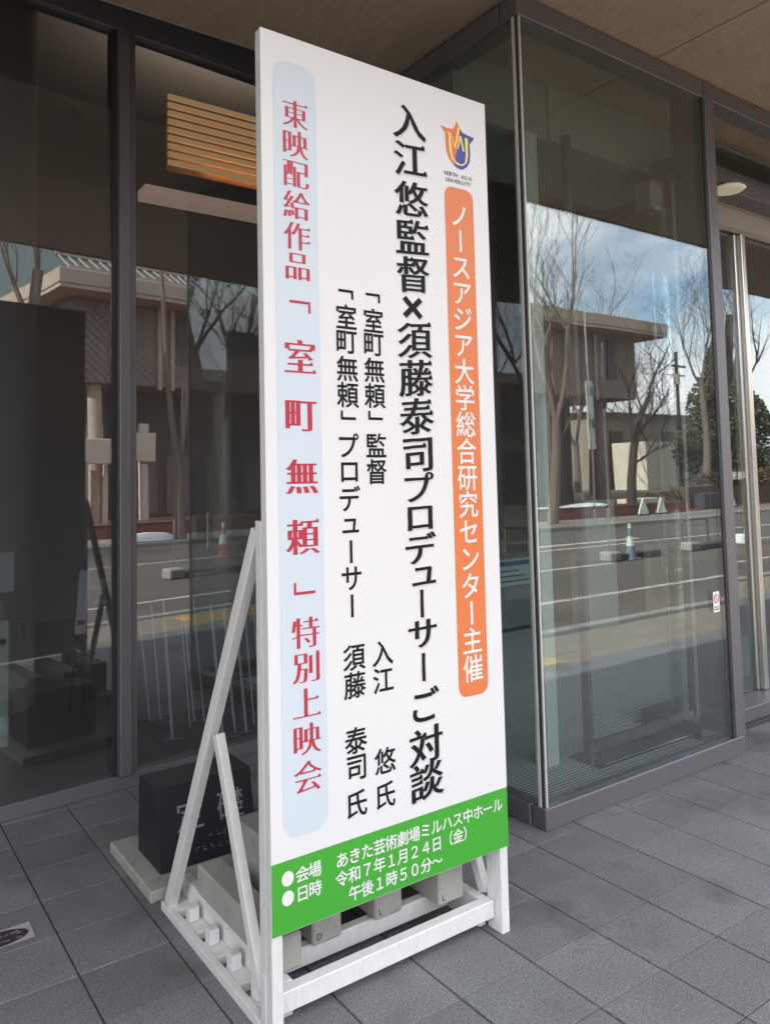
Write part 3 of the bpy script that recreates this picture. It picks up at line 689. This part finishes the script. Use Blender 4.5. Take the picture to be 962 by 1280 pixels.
for z in (0.431, 0.378):
    MB().poly([(1.101+0.0195*math.cos(2*math.pi*k/28), YT, z+0.0205*math.sin(2*math.pi*k/28)) for k in range(28)]).obj('bullet', 'white_print', sg_)
# crest: star-topped shield, orange left half, blue right half, yellow strokes
def lg(px, py): return (1.749+(px-115)/505*0.158, 2.799-(py-150-(px-360)*0.20)/735*0.176)
def lpoly(name, pts, y, m): return flat(name, [lg(*p) for p in pts], y, m)
lpoly('crest_orange', [(360, 150), (410, 262), (395, 420), (330, 700), (300, 820), (235, 730), (200, 620), (188, 480), (188, 350), (115, 240), (230, 275), (300, 282), (330, 240)], 1.9606, 'logo_orange')
lpoly('crest_blue', [(410, 262), (450, 320), (520, 350), (622, 382), (600, 430), (552, 480), (556, 640), (545, 760), (500, 840), (430, 882), (360, 868), (305, 822), (330, 700), (395, 420)], 1.9606, 'logo_blue')
for q in ([(200, 318), (262, 340), (275, 600), (290, 700), (340, 770), (420, 806), (470, 770), (486, 660), (476, 390), (525, 405), (520, 680), (495, 780), (430, 828), (350, 812), (270, 730), (240, 600), (232, 350)],
          [(262, 340), (275, 345), (322, 520), (378, 230), (402, 265), (372, 420), (330, 570), (318, 560)],
          [(400, 372), (425, 375), (468, 600), (442, 604), (410, 440), (375, 580), (360, 575)]):
    lpoly('crest_stroke', q, 1.9602, 'logo_yellow')
def lat(s, x0, x1, z, em): 
    n = len(s); return [(c, x0+(x1-x0)*(i+.5)/n, z+0.18*em, em, 1.0) for i, c in enumerate(s) if c != ' ']
def latin(s, x0, x1, z, em):
    out = []
    n = len(s)
    for i, c in enumerate(s):
        if c == ' ': continue
        gl = [p[0] for q in GLY[c] for p in q]; off = ((min(gl)+max(gl))/2-GX)/EM*em
        out.append((c, x0+(x1-x0)*(i+.5)/n-off, z, em, 1.0))
    return out
for q in (latin('NORTH', 1.762, 1.824, 2.601, 0.021), latin('ASIA', 1.840, 1.890, 2.601, 0.021), latin('UNIVERSITY', 1.767, 1.884, 2.579, 0.021)): text_obj('lettering', q, YT, 'ink', sg_, 'plain', 'tiny university name under the crest')
# timber frame
for x in (XL+0.001, XR-0.036):
    B(x, x+0.035, 1.966, 1.9985, 0.0, ZB-0.001, ch=0.002).obj('post', 'white', sg_)
    B(x, x+0.035, 2.000, 2.036, 0.0, 1.43, ch=0.002).obj('post', 'white', sg_)
    B(x+0.004, x+0.031, 1.996, 2.005, 1.431, ZT-0.02, ch=0.001).obj('backing_batten', 'white', sg_)
    xc = x+0.0175
    MB().beam((xc, 2.045, 1.40), (xc, 2.762, 0.034), 0.034, 0.042).obj('brace', 'white', sg_)
    MB().beam((xc+0.002, 2.345, 0.735), (xc+0.002, 2.066, 0.095), 0.030, 0.036).obj('brace', 'white', sg_)
    s = 1 if x < 1.5 else -1
    xo = x+0.0175-s*0.0105; xi = x+0.0175+s*(0.075 if s > 0 else 0.036)
    B(xo-0.013, xo+0.013, 2.038, 2.80, 0.0, 0.030, ch=0.002).obj('base_plank', 'white', sg_)
    B(xi-0.016, xi+0.016, 2.044, 2.80, 0.0, 0.098, ch=0.002).obj('base_plank', 'white', sg_)
    a_, b_ = sorted((xo+s*0.014, xi-s*0.017))
    for yq in (2.042, 2.208, 2.372, 2.536, 2.700) if s > 0 else ():
        B(a_, b_, yq+0.002, yq+0.108, 0.0, 0.029, ch=0.002).obj('spacer_plate', 'white', sg_)
        xa, xb = sorted((xo-s*0.004, xo+s*0.030))
        if yq < 2.69: B(xa+0.022, xb+0.022, yq+0.066, yq+0.106, 0.031, 0.078, ch=0.002).obj('spacer_block', 'white', sg_)
        MB().tube([(xi-0.0165, yq+0.05, 0.075), (xi-0.0155, yq+0.05, 0.075)], 0.0035, 8).obj('screw_head', 'steel', sg_)
B(XL+0.037, XR-0.038, 2.000, 2.040, 0.042, 0.100, ch=0.003).obj('cross_rail', 'white', sg_)
B(XL+0.112, XR-0.112, 2.155, 2.19, 0.040, 0.098, ch=0.003).obj('cross_rail', 'white', sg_)
B(XL+0.112, XR-0.112, 2.60, 2.64, 0.040, 0.098, ch=0.003).obj('cross_rail', 'white', sg_)
for x in (XL-0.0022, ):
    B(x, x+0.003, 2.004, 2.028, 0.02, 0.16).obj('splice_plate', 'white', sg_)
# ballast blocks
bl = ((1.118, 1.212, 2.075, 2.64, 0.100, None, 'low pale concrete block nearest the left leg of the sign'),
      (1.283, 1.392, 2.132, 2.68, 0.205, 'D', 'tall concrete block marked D under the sign'),
      (1.522, 1.634, 2.130, 2.68, 0.205, 'L', 'tall concrete block marked L in the middle under the sign'),
      (1.745, 1.857, 2.072, 2.60, 0.205, 'L', 'tall concrete block marked L nearest the right leg of the sign'))
for x0, x1, y0, y1, h, chx, lab in bl:
    o = thing('concrete_block', lab, 'concrete block', ((x0+x1)/2, (y0+y1)/2, 0.1015), 'concrete blocks weighing down the sign')
    B(x0, x1, y0, y1, 0.1015, 0.1015+h, ch=0.006).obj('block', 'concrete', o)
    if chx: text_obj('stamped_letter', [(chx, x0+0.027, 0.128, 0.028)], y0-0.001, 'ink', o, 'bold')

# sticker on the floor
fs = thing('floor_sticker', 'worn white floor sticker with a dark maroon oval at the left edge', 'floor sticker', (0.5, 2.94, 0.003))
MB().poly([(0.36, 2.882, 0.0035), (0.632, 2.888, 0.0035), (0.634, 2.998, 0.0035), (0.36, 2.994, 0.0035)]).obj('sticker_sheet', 'sticker', fs)
MB().poly([(0.508+0.113*math.cos(2*math.pi*k/32), 2.940+0.049*math.sin(2*math.pi*k/32), 0.0045) for k in range(32)]).obj('sticker_oval', 'maroon', fs)
mk = MB(); rr = random.Random(2)
for i in range(30):
    x = 0.42+rr.random()*0.17; yq = 2.935+rr.random()*0.025 if i < 16 else 2.913+rr.random()*0.006; w_ = rr.uniform(.006, .018)
    mk.poly([(x, yq, 0.0054), (x+w_, yq+rr.uniform(-.004, .004), 0.0054), (x+w_, yq+0.004, 0.0054), (x, yq+0.004, 0.0054)])
mk.obj('worn_print', 'sticker', fs)

# ================================================================== ACROSS THE STREET
mu = thing('museum_building', 'brown museum with a wide flat eave across the street, reflected in the glass', 'building', (23, -30, 0))
X0, X1, YF = 11.0, 35.3, -20.0
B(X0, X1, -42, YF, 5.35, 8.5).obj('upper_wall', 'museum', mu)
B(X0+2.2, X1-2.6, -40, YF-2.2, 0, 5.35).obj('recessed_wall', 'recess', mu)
B(X0-0.95, X1+1.0, -43, YF+1.25, 8.52, 8.66).obj('eave_soffit', 'eave', mu)
B(X0-1.0, X1+1.05, -43.05, YF+1.3, 8.66, 9.22, ch=0.03).obj('eave_fascia', 'eave', mu)
MB().prism([(YF+1.0, 9.23), (YF-7, 14.4), (YF-15, 14.4), (-42.9, 9.23)], X0-0.6, 19).obj('roof', 'roof', mu)
rsm = MB().beam((0, 0, 0), (0, -8.0, 5.17), 0.06, 0.10, ch=0.0); me_ = rsm.mesh('roof_rib', 'eave')
for i in range(22): piece('roof_rib', me_, mu, (X0-0.4+i*0.38, YF+0.95, 9.26))
for j in range(6): B(X0-0.5, X0+7.9, YF+0.9-1.2*j-.05, YF+0.9-1.2*j+.05, 9.30+0.775*j, 9.42+0.775*j).obj('snow_guard', 'eave', mu)
# diamond tile band on the front corner and the side, real raised tiles
dt = MB()
def diamond(mb_, c, ux, uz, n, s):
    c = Vector(c); ux = Vector(ux)*s; uz = Vector(uz)*s; n = Vector(n)*0.03
    b = len(mb_.v)
    for q in (ux, uz, -ux, -uz): mb_.v.append(tuple(c+q))
    for q in (ux, uz, -ux, -uz): mb_.v.append(tuple(c+q*0.85+n))
    mb_.f += [(b+4, b+5, b+6, b+7)]+[(b+i, b+(i+1) % 4, b+4+(i+1) % 4, b+4+i) for i in range(4)]
for i in range(64):
    for j in range(21):
        x = X0+0.16+i*0.155; z = 5.50+j*0.155
        if (i+j) % 2 == 0 and j < 19 and not (14.0 < x < 16.4 and z > 6.2): diamond(dt, (x, YF+0.002, z), (1, 0, 0), (0, 0, 1), (0, 1, 0), 0.152)
for i in range(70):
    for j in range(21):
        yq = YF-0.16-i*0.155; z = 5.50+j*0.155
        if (i+j) % 2 == 0 and j < 19: diamond(dt, (X0-0.002, yq, z), (0, 1, 0), (0, 0, 1), (-1, 0, 0), 0.152)
dt.obj('diamond_tile', 'museum_tile', mu, kind='stuff')
for x in (14.4, 15.0, 22.0, 23.0, 29.6, 31.9): B(x, x+0.16, YF, YF+0.12, 5.2, 8.5).obj('pilaster', 'eave', mu)
for x in (15.3, 16.2, 24.5, 32.9): B(x, x+0.55, YF+0.004, YF+0.06, 6.3, 8.3).obj('window', 'recess', mu)
for x in (11.9, 17.5, 23.5, 28.5): MB().lathe([(0.24, 0), (0.24, 5.34)], (x+0.2, YF-0.5, 0), 20).obj('pillar', 'eave', mu)
MB().lathe([(0.42, 0), (0.42, 5.34)], (33.4, YF-1.0, 0), 20).obj('pillar', 'museum', mu)
lb = thing('low_brown_building', 'low brown building beyond the trees, dimly doubled in the corner of the entrance box', 'building', (-20, -26, 0))
B(-44, -9, -34, -24, 0, 6.2).obj('wall', 'museum', lb); B(-44.8, -8.2, -34.8, -23.2, 6.22, 6.8, ch=.03).obj('roof', 'eave', lb)
for x in range(-42, -11, 4): B(x, x+2.2, -23.998, -23.9, 0.4, 2.7).obj('window', 'recess', lb); B(x, x+2.2, -23.998, -23.9, 3.7, 5.4).obj('window', 'recess', lb); B(x+2.9, x+3.3, -24, -23.7, 0, 6.2).obj('pilaster', 'cream', lb)
for x0, x1, z0, z1, yq in ((11.0, 13.1, 2.25, 3.2, -19.6), (13.3, 14.5, 2.35, 3.5, -20.2)): B(x0, x1, yq-0.3, yq, z0, z1, ch=0.03).obj('balcony_wall', 'cream', mu)
for x in (11.4, 12.3, 13.0, 13.9): B(x, x+0.2, -20.4, -20.2, 0, 2.25, ch=0.02).obj('pier', 'cream', mu)
B(14.0, 14.4, -20.8, -20.6, 0, 3.9, ch=0.02).obj('pier', 'cream', mu)
for x in (14.5, 16, 18, 20, 22, 25, 27, 29): B(x, x+1.1, YF-2.198, YF-2.15, 0.2, 2.6).obj('window', 'museum', mu)
for x in range(14, 28, 3): B(x, x+2.9, YF-2.14, YF-2.1, 3.1, 3.14).obj('ledge', 'museum', mu)
rw = tag(MB().box(7.5, 27.5, -12.9, -12.6, 0, 0.34, ch=0.02).obj('low_red_wall', 'redwall'), 'low red-brown wall along the far pavement', 'wall')
B(7.5, 27.5, -12.93, -12.57, 0.342, 0.39, ch=0.01).obj('coping', 'recess', rw)
struct(B(7.5, 40, -22, -12.95, -0.002, 0.03).obj('forecourt', 'redwall'))
bench = thing('pale_stone_bench', 'pale stone bench on the far pavement in front of the museum', 'bench', (26.5, -14, 0))
B(25.5, 28.0, -14.3, -13.8, 0.34, 0.52, ch=0.02).obj('seat', 'cream', bench); B(25.8, 26.3, -14.2, -13.9, 0, 0.34).obj('leg', 'cream', bench); B(27.2, 27.7, -14.2, -13.9, 0, 0.34).obj('leg', 'cream', bench)
wh = thing('white_roofed_house', 'low house with a white metal roof far beyond the museum', 'building', (66, -42, 0))
B(57, 80, -52, -40.4, 0, 7.0).obj('wall', 'sidewalk', wh)
MB().prism([(-39.0, 7.0), (-46, 9.4), (-53, 7.0)], 56, 81).obj('roof', 'sheet', wh)
for x in (60, 64, 68, 72): B(x, x+1.6, -40.38, -40.3, 3.0, 5.4).obj('window', 'recess', wh)
B(59, 63, -39.5, -36, 0, 4.2).obj('annex', 'cream', wh)
# hill
hm = MB(); nx_, nyv = 60, 6
for side, (ax0, ay0, ax1, ay1, hh) in enumerate((((-260), -190, 330, -230, 26), (-190, -260, -230, 120, 30), (260, -200, 300, 160, 24))):
    b = len(hm.v)
    for i in range(nx_+1):
        t = i/nx_; x = ax0+(ax1-ax0)*t; yq = ay0+(ay1-ay0)*t
        h = hh*(0.45+0.55*noise.noise(Vector((t*5, side*7, 0)))+0.12*noise.noise(Vector((t*30, side, 3))))
        hm.v += [(x, yq, -1), (x*1.12, yq*1.12, max(3, h)), (x*1.4, yq*1.4, -1)]
    for i in range(nx_):
        for j in (0, 1): hm.f.append((b+i*3+j, b+i*3+3+j, b+i*3+4+j, b+i*3+1+j))
struct(hm.obj('hills', 'hill'))

# ---- trees
def branch(mb_, tw, p, d, ln, r, depth, rnd, up_=0.25, spread=0.75):
    n = 5 if depth > 1 else 3; pts = [p]; rad = [r]; q = p.copy(); dd = d.copy()
    for i in range(n):
        dd = (dd+Vector((rnd.uniform(-1, 1), rnd.uniform(-1, 1), rnd.uniform(-.6, 1)))*0.17+Vector((0, 0, up_*0.12))).normalized()
        q = q+dd*ln/n; pts.append(q.copy()); rad.append(r*(1-0.55*(i+1)/n))
        if depth > 0 and i >= 1:
            for _ in range(rnd.choice((1, 2)) if depth > 2 else rnd.choice((1, 2, 2))):
                s = Vector((rnd.uniform(-1, 1), rnd.uniform(-1, 1), rnd.uniform(-.2, .8))).normalized()
                nd = (dd*(1-spread*0.5)+s*spread).normalized()
                branch(mb_, tw, q, nd, ln*rnd.uniform(.42, .62), rad[-1]*rnd.uniform(.5, .7), depth-1, rnd, up_, spread)
    (mb_ if depth >= 2 else tw).tube(pts, [max(x, 0.006) for x in rad], 6 if depth >= 2 else 3, cap=False)
def bare_tree(label, trunk_pts, rads, limbs, seed, m='bark', depth=3, ln=1.8, spread=0.75, group='bare winter trees across the street'):
    rnd = random.Random(seed); t = thing('bare_tree', label, 'tree', trunk_pts[0], group)
    tr = MB().tube(trunk_pts, [q*.8 for q in rads], 9); cr = MB()
    for (pt, dr, l_, r_) in limbs:
        branch(tr, cr, Vector(pt), Vector(dr).normalized(), l_, r_*.6, depth, rnd, 0.5, spread)
    tr.obj('trunk', m, t); cr.obj('crown', m, t)
V3 = Vector
# pruned tree in front of the museum, big in the entrance glass
bare_tree('slender bare tree with pruned limbs in front of the museum, reflected in the entrance box',
 [(18.68, -11.5, 0), (18.85, -11.5, 1.2), (18.98, -11.5, 2.3), (19.0, -11.5, 3.2)], [.24, .20, .18, .17],
 [((19.0, -11.5, 3.1), (.0, 0, 1), 4.7, .15), ((19.0, -11.5, 3.1), (.42, .1, 1), 5.2, .15), ((19.05, -11.5, 3.4), (.18, -.2, 1), 4.2, .12), ((18.95, -11.5, 2.4), (.9, .2, .9), 1.6, .06)], 4, depth=3, spread=.5)
bare_tree('twin-stemmed pruned tree reflected in the left glass pane beside the sign',
 [(10.05, -10.6, 0), (10.0, -10.6, .8), (9.98, -10.6, 1.8), (9.78, -10.6, 3.2), (9.66, -10.6, 4.4), (9.57, -10.6, 5.9), (9.46, -10.6, 7.4)], [.24, .21, .15, .10, .09, .08, .07],
 [((10.0, -10.6, 1.0), (.08, 0, 1), 4.6, .09), ((9.98, -10.6, 1.8), (-.01, .04, 1), 5.6, .13), ((9.46, -10.6, 7.2), (-.2, 0, 1), 1.6, .05)], 9, depth=1, spread=.35)
bare_tree('thick pruned tree with stubby limbs reflected at the left edge of the glass wall',
 [(6.5, -10.8, 0), (6.45, -10.8, 2.4), (6.2, -10.8, 3.6), (6.05, -10.8, 4.8), (6.2, -10.8, 5.9), (6.28, -10.8, 6.7)], [.26, .2, .19, .17, .16, .18],
 [((6.1, -10.8, 5.2), (-.3, .1, 1), 2.6, .12), ((6.28, -10.8, 6.6), (.15, 0, 1), 1.3, .09), ((6.28, -10.8, 6.6), (-.3, .1, 1), 1.2, .08), ((6.3, -10.8, 3.0), (-.7, 0, .8), 2.0, .08), ((6.1, -10.8, 4.4), (.4, .2, .7), 1.2, .06)], 12, depth=2, spread=.6)
bare_tree('dark crooked tree between the museum pillar and the white-roofed house',
 [(24.74, -13, 0), (24.8, -13, 1.3), (25.0, -13, 2.4), (25.3, -13, 3.4), (26.2, -13, 4.6)], [.28, .25, .22, .16, .1],
 [((25.0, -13, 2.4), (-.2, .1, 1), 2.6, .12), ((25.2, -13, 2.9), (1, -.1, .6), 2.6, .12), ((26.0, -13, 4.4), (.3, 0, 1), 2.2, .09), ((24.9, -13, 1.8), (.9, .2, .5), 2.0, .08)], 21, 'bark_dark', depth=3, spread=.75)
bare_tree('tall bare tree behind the eave of the museum', [(44, -30, 0), (44.1, -30, 4), (44.0, -30, 7)], [.3, .25, .2],
 [((44, -30, 6), (-.5, 0, 1), 6.5, .15), ((44, -30, 6.5), (.4, .2, 1), 6.5, .15), ((44, -30, 6), (0.1, -.4, 1), 7, .14)], 31, depth=3, spread=.7)
bare_tree('tall bare tree rising behind the museum roof', [(42, -46, 0), (42.1, -46, 6), (42.0, -46, 11)], [.35, .3, .25],
 [((42, -46, 10), (-.6, 0, 1), 7.5, .17), ((42, -46, 10.5), (.6, .2, 1), 7.5, .17), ((42, -46, 10), (0.1, -.4, 1), 8, .16)], 33, depth=3, spread=.7)
bare_tree('fine-twigged bare tree left of the utility pole, far behind the white-roofed house', [(50, -36, 0), (50, -36, 4)], [.4, .3],
 [((50, -36, 3.5), (-.6, 0, 1), 6.0, .2), ((50, -36, 3.8), (.5, .1, 1), 6.0, .2), ((50, -36, 3.8), (0, .1, 1), 6.5, .2)], 71, depth=3, spread=.75)
bare_tree('fine-twigged bare tree right of the utility pole, far behind the white-roofed house', [(60.5, -37, 0), (60.5, -37, 4)], [.4, .3],
 [((60.5, -37, 3.5), (-.6, 0, 1), 6.5, .2), ((60.5, -37, 3.8), (.5, .1, 1), 6.5, .2), ((60.5, -37, 3.8), (0, .1, 1), 7, .2)], 73, depth=3, spread=.75)
bare_tree('tall grey tree near the door jamb with a fine spreading crown', [(34.6, -16, 0), (34.8, -16, 3), (34.5, -16, 6)], [.28, .22, .16],
 [((34.5, -16, 5.5), (-.6, 0, 1), 3.6, .10), ((34.5, -16, 5.8), (.4, .2, 1), 3.9, .1), ((34.6, -16, 4.5), (.9, 0, 1), 3.0, .08)], 41, depth=3, spread=.7)
bare_tree('pollarded tree with a blunt top reflected in the right-hand door', [(37.7, -16, 0), (37.6, -16, 2.7), (38.1, -16, 5.5), (38.7, -16, 8.2), (38.9, -16, 9.6)], [.35, .3, .27, .24, .22],
 [((38.1, -16, 5.2), (.8, 0, 1), 4.6, .14), ((38.5, -16, 7.2), (-.6, .1, 1), 2.6, .09), ((38.8, -16, 8.6), (.5, 0, 1), 2.0, .08), ((37.8, -16, 3.9), (1, .1, .8), 5.2, .14)], 44, 'bark_dark', depth=3, spread=.65)
bare_tree('broad bare tree left of the museum, seen dimly through the corner of the entrance box', [(-5.2, -10, 0), (-5.2, -10, 1.6), (-5.3, -10, 2.6)], [.30, .26, .24],
 [((-5.3, -10, 2.4), (-.4, .1, 1), 5.4, .2), ((-5.3, -10, 2.5), (.35, -.1, 1), 5.6, .2), ((-5.3, -10, 2.3), (.9, .3, .9), 4.4, .15), ((-5.3, -10, 2.3), (-1, -.3, .9), 4.4, .15), ((-5.3, -10, 2.6), (0, .2, 1), 6.0, .2)], 51, depth=3, spread=.8)
bare_tree('bare street tree far down the road on the left', [(-12, -11.4, 0), (-12, -11.4, 2.4), (-12.1, -11.4, 3.8)], [.26, .22, .18],
 [((-12, -11.4, 3.2), (-.5, .1, 1), 4.6, .13), ((-12, -11.4, 3.4), (.4, -.1, 1), 4.8, .13), ((-12, -11.4, 3.0), (.9, .3, .8), 3.6, .09)], 57, depth=3, spread=.8)

def leaf_cloud(cx, cy_, cz, rx, ry, rz, n, s, rnd, cone=False):
    mb_ = MB()
    clumps = [(rnd.uniform(-1, 1), rnd.uniform(-1, 1), rnd.uniform(-1, 1), rnd.uniform(.22, .42)) for _ in range(34)]
    for i in range(n):
        c = rnd.choice(clumps); d_ = V3((rnd.gauss(0, 1), rnd.gauss(0, 1), rnd.gauss(0, 1))).normalized()*c[3]*rnd.uniform(.7, 1.05)
        u = V3(c[:3])+d_
        if u.length > 1.15: u = u.normalized()*rnd.uniform(.8, 1.15)
        k_ = (1-0.42*(u.z+1)) if cone else 1
        p = V3((cx+u.x*rx*k_, cy_+u.y*ry*k_, cz+u.z*rz)); a = V3((rnd.uniform(-1, 1), rnd.uniform(-1, 1), rnd.uniform(-.5, .5))).normalized()*s*rnd.uniform(.6, 1.3)
        b = a.cross(V3((rnd.uniform(-1, 1), rnd.uniform(-1, 1), rnd.uniform(-1, 1)))).normalized()*s*0.5
        mb_.poly([p-a, p-b, p+a, p+b])
    return mb_
for i, (x, yq, h, r, lab) in enumerate(((48, -23, 9.5, 3.6, 'dark evergreen tree beyond the hedge at the right-hand door'), (53.5, -24, 9.0, 3.4, 'rounded evergreen tree right of the door stile'), 
        (58, -20, 10, 3.8, 'tall evergreen tree farthest right along the street'), (62, -30, 11, 4, 'dark evergreen behind the others at the far right'))):
    rnd = random.Random(60+i); t = thing('evergreen_tree', lab, 'tree', (x, yq, 0), 'evergreen trees down the street')
    MB().tube([(x, yq, 0), (x+.1, yq, h*.5), (x, yq, h*.9)], [.3, .2, .06], 8).obj('trunk', 'bark_dark', t)
    leaf_cloud(x, yq, h*.56, r, r, h*.44, 9000, .17, rnd, True).obj('crown', 'needle', t)
rnd = random.Random(80)
hg = leaf_cloud(42, -13.9, 0.85, 13.5, .7, .75, 9000, .12, rnd).obj('clipped_hedge', 'hedge'); tag(hg, 'brown-green hedge along the far pavement near the right-hand door', 'hedge')
B(29, 55.5, -14.3, -13.5, 0.0, 0.9).obj('hedge_core', 'hedge', hg)
# ---- street furniture seen in reflection
def pole(name, lab, cat, x, yq, h, r, m='steel', z0=0.0, group=None):
    t = thing(name, lab, cat, (x, yq, z0), group); MB().tube([(x, yq, z0), (x, yq, h)], [r, r*.75], 10).obj('pole', m, t); return t
p = pole('banner_pole', 'slim pole with a narrow green and white banner before the museum', 'pole', 17.5, -9.0, 7.0, .025, z0=-0.1)
B(17.44, 17.72, -9.06, -9.04, 2.2, 4.1).obj('banner', 'pale_post', p)
for z, m in ((3.7, 'sky_blue'), (3.2, 'snow'), (2.8, 'needle'), (2.4, 'snow')): B(17.47, 17.69, -9.035, -9.03, z, z+.25).obj('banner_patch', m, p)
p = pole('street_lamp', 'grey street lamp post standing before the dark museum recess', 'street lamp', 22.1, -12.0, 6.0, .045, 'frame')
MB().lathe([(.05, 0), (.10, .1), (.09, .35), (.04, .4)], (22.1, -12, 3.75), 12).obj('lantern', 'ink', p)
p = pole('utility_pole', 'dark utility pole with a transformer beyond the museum', 'utility pole', 54.5, -30, 10.8, .17, 'bark_dark')
B(53.4, 55.7, -30.1, -29.9, 9.6, 9.75).obj('crossarm', 'ink', p); B(53.6, 55.5, -30.1, -29.9, 8.9, 9.0).obj('crossarm', 'ink', p); MB().lathe([(.25, 0), (.25, .8)], (54.0, -29.7, 8.2), 12).obj('transformer', 'in_panel', p)
wr = MB()
for z, dz in ((9.8, 1.4), (9.4, 1.2), (9.0, 1.0)): wr.tube([(54.5+(20-54.5)*t, -30+3*t, z-4*dz*t*(1-t)*.5) for t in [i/12 for i in range(13)]], .02, 4)
tag(wr.obj('overhead_wires', 'ink'), 'thin black overhead wires running left from the utility pole', 'wires')
def guard(x, yq, lab, bar=True):
    t = thing('road_barrier', lab, 'barrier', (x, yq, -0.1), 'portable barriers along the road')
    B(x-.16, x+.16, yq-.14, yq+.14, -.1, .08, ch=.03).obj('weight', 'kerb', t)
    MB().tube([(x, yq, .12), (x, yq, .9)], .014, 8).obj('pole', 'steel', t)
    if bar: B(x+.16, x+1.5, yq-.10, yq+.10, -.1, .02, ch=.02).obj('base_bar', 'ink', t)
guard(12.2, -4.5, 'barrier post in a white weight left of the blue-topped cone'); guard(14.9, -4.6, 'barrier post in a white weight beside the hoop rail'); guard(6.1, -4.0, 'barrier post in a white weight reflected in the left glass')
hr = thing('hoop_rail', 'small steel hoop rail by the right-hand barrier post', 'rail', (15.6, -4.6, -.1))
MB().tube([(15.1, -4.9, -.1), (15.1, -4.9, .45), (15.2, -4.9, .52), (16.0, -4.9, .52), (16.1, -4.9, .45), (16.1, -4.9, -.1)], .025, 8).obj('hoop', 'frame', hr)
for x, lab in ((12.9, 'thin white delineator post left of the lamp post'), (9.4, 'thin white delineator post nearest the tactile strip')):
    t = thing('delineator_post', lab, 'post', (x, -8.2, -.1), 'thin posts along the far lane'); MB().tube([(x, -8.2, -.1), (x, -8.2, .8)], .016, 8).obj('pole', 'machine', t); MB().lathe([(.1, 0), (.1, .03)], (x, -8.2, -.1), 12).obj('base', 'ink', t)
def cone(x, yq, lab, m1, m2, s=1.0):
    t = thing('traffic_cone', lab, 'traffic cone', (x, yq, -.1), 'traffic cones along the road')
    B(x-.19*s, x+.19*s, yq-.19*s, yq+.19*s, -.1, -.07, ch=.01).obj('base', m1, t)
    for a, b, m in ((0, .25, m1), (.25, .45, m2), (.45, .62, m1), (.62, .72, m2)):
        MB().lathe([(.15*s*(1-a/.85), a*s), (.15*s*(1-b/.85), b*s)], (x, yq, -.07), 16).obj('cone_band', m, t)
cone(8.75, -6.5, 'red and white traffic cone reflected behind the sign frame', 'cone', 'paper')
cone(12.75, -4.45, 'blue and white cone beside the barrier post in the entrance glass', 'sky_blue', 'machine', 0.9)
ca = thing('caution_board', 'white triangular caution board in a pale weight, reflected in the right-hand door', 'sign', (17.3, -3.8, -.1))
B(17.0, 17.6, -3.95, -3.65, -.1, .12, ch=.03).obj('weight', 'snow', ca)
MB().prism([(0, 0), (0.01, 0), (.01, .5), (0, .5)], 0, .0001)
tr = MB(); tr.v += [(17.08, -3.8, .16), (17.52, -3.8, .16), (17.30, -3.8, .78), (17.08, -3.78, .16), (17.52, -3.78, .16), (17.30, -3.78, .78)]; tr.f += [(0, 1, 2), (5, 4, 3), (0, 3, 4, 1), (1, 4, 5, 2), (2, 5, 3, 0)]
tr.obj('triangle_panel', 'paper', ca); MB().tube([(17.3, -3.79, .1), (17.3, -3.79, .2)], .02).obj('stem', 'steel', ca)
for i, x in enumerate((24.4, 25.5, 31.0, 31.7)):
    t = MB(); t.v += [(x-.25, -12.3, .05), (x+.25, -12.3, .05), (x, -12.3, .62), (x-.25, -12.25, .05), (x+.25, -12.25, .05), (x, -12.25, .62)]; t.f += [(0, 1, 2), (5, 4, 3), (0, 3, 4, 1), (1, 4, 5, 2), (2, 5, 3, 0)]
    o = thing('road_triangle', ['small grey triangle board left of the bench', 'small grey triangle board just before the bench', 'small grey triangle board near the planter', 'rightmost small grey triangle board'][i], 'sign', (x, -12.3, 0), 'small triangle boards on the far pavement')
    t.obj('triangle_panel', 'machine', o); B(x-.3, x+.3, -12.42, -12.2, 0, .05).obj('foot', 'ink', o)
pl = thing('dark_planter', 'dark rectangular planter on the far pavement near the door jamb', 'planter', (30.6, -13.2, 0)); B(29.4, 31.8, -13.5, -12.9, 0, .6, ch=.02).obj('box', 'ink', pl); B(29.5, 31.7, -13.4, -13.0, .602, .64).obj('soil', 'ground', pl)
for x, yq, a, b, lab in ((9.3, -11.0, .9, .5, 'patch of old snow beside the twin-stemmed tree'), (24.5, -16.5, 1.8, .8, 'long patch of old snow before the museum'), (28.5, -18, 1.6, .7, 'patch of old snow by the museum corner')):
    sn = MB().lathe([(1, 0), (.85, .10), (.5, .17), (.1, .2)], (0, 0, 0), 18); rr = random.Random(int(x))
    sn.v = [(x+vx*a*(1+.15*math.sin(5*vx+3*vy)), yq+vy*b, 0.02+vz) for vx, vy, vz in sn.v]
    tag(sn.obj('snow_patch', 'snow'), lab, 'snow', 'patches of old snow')
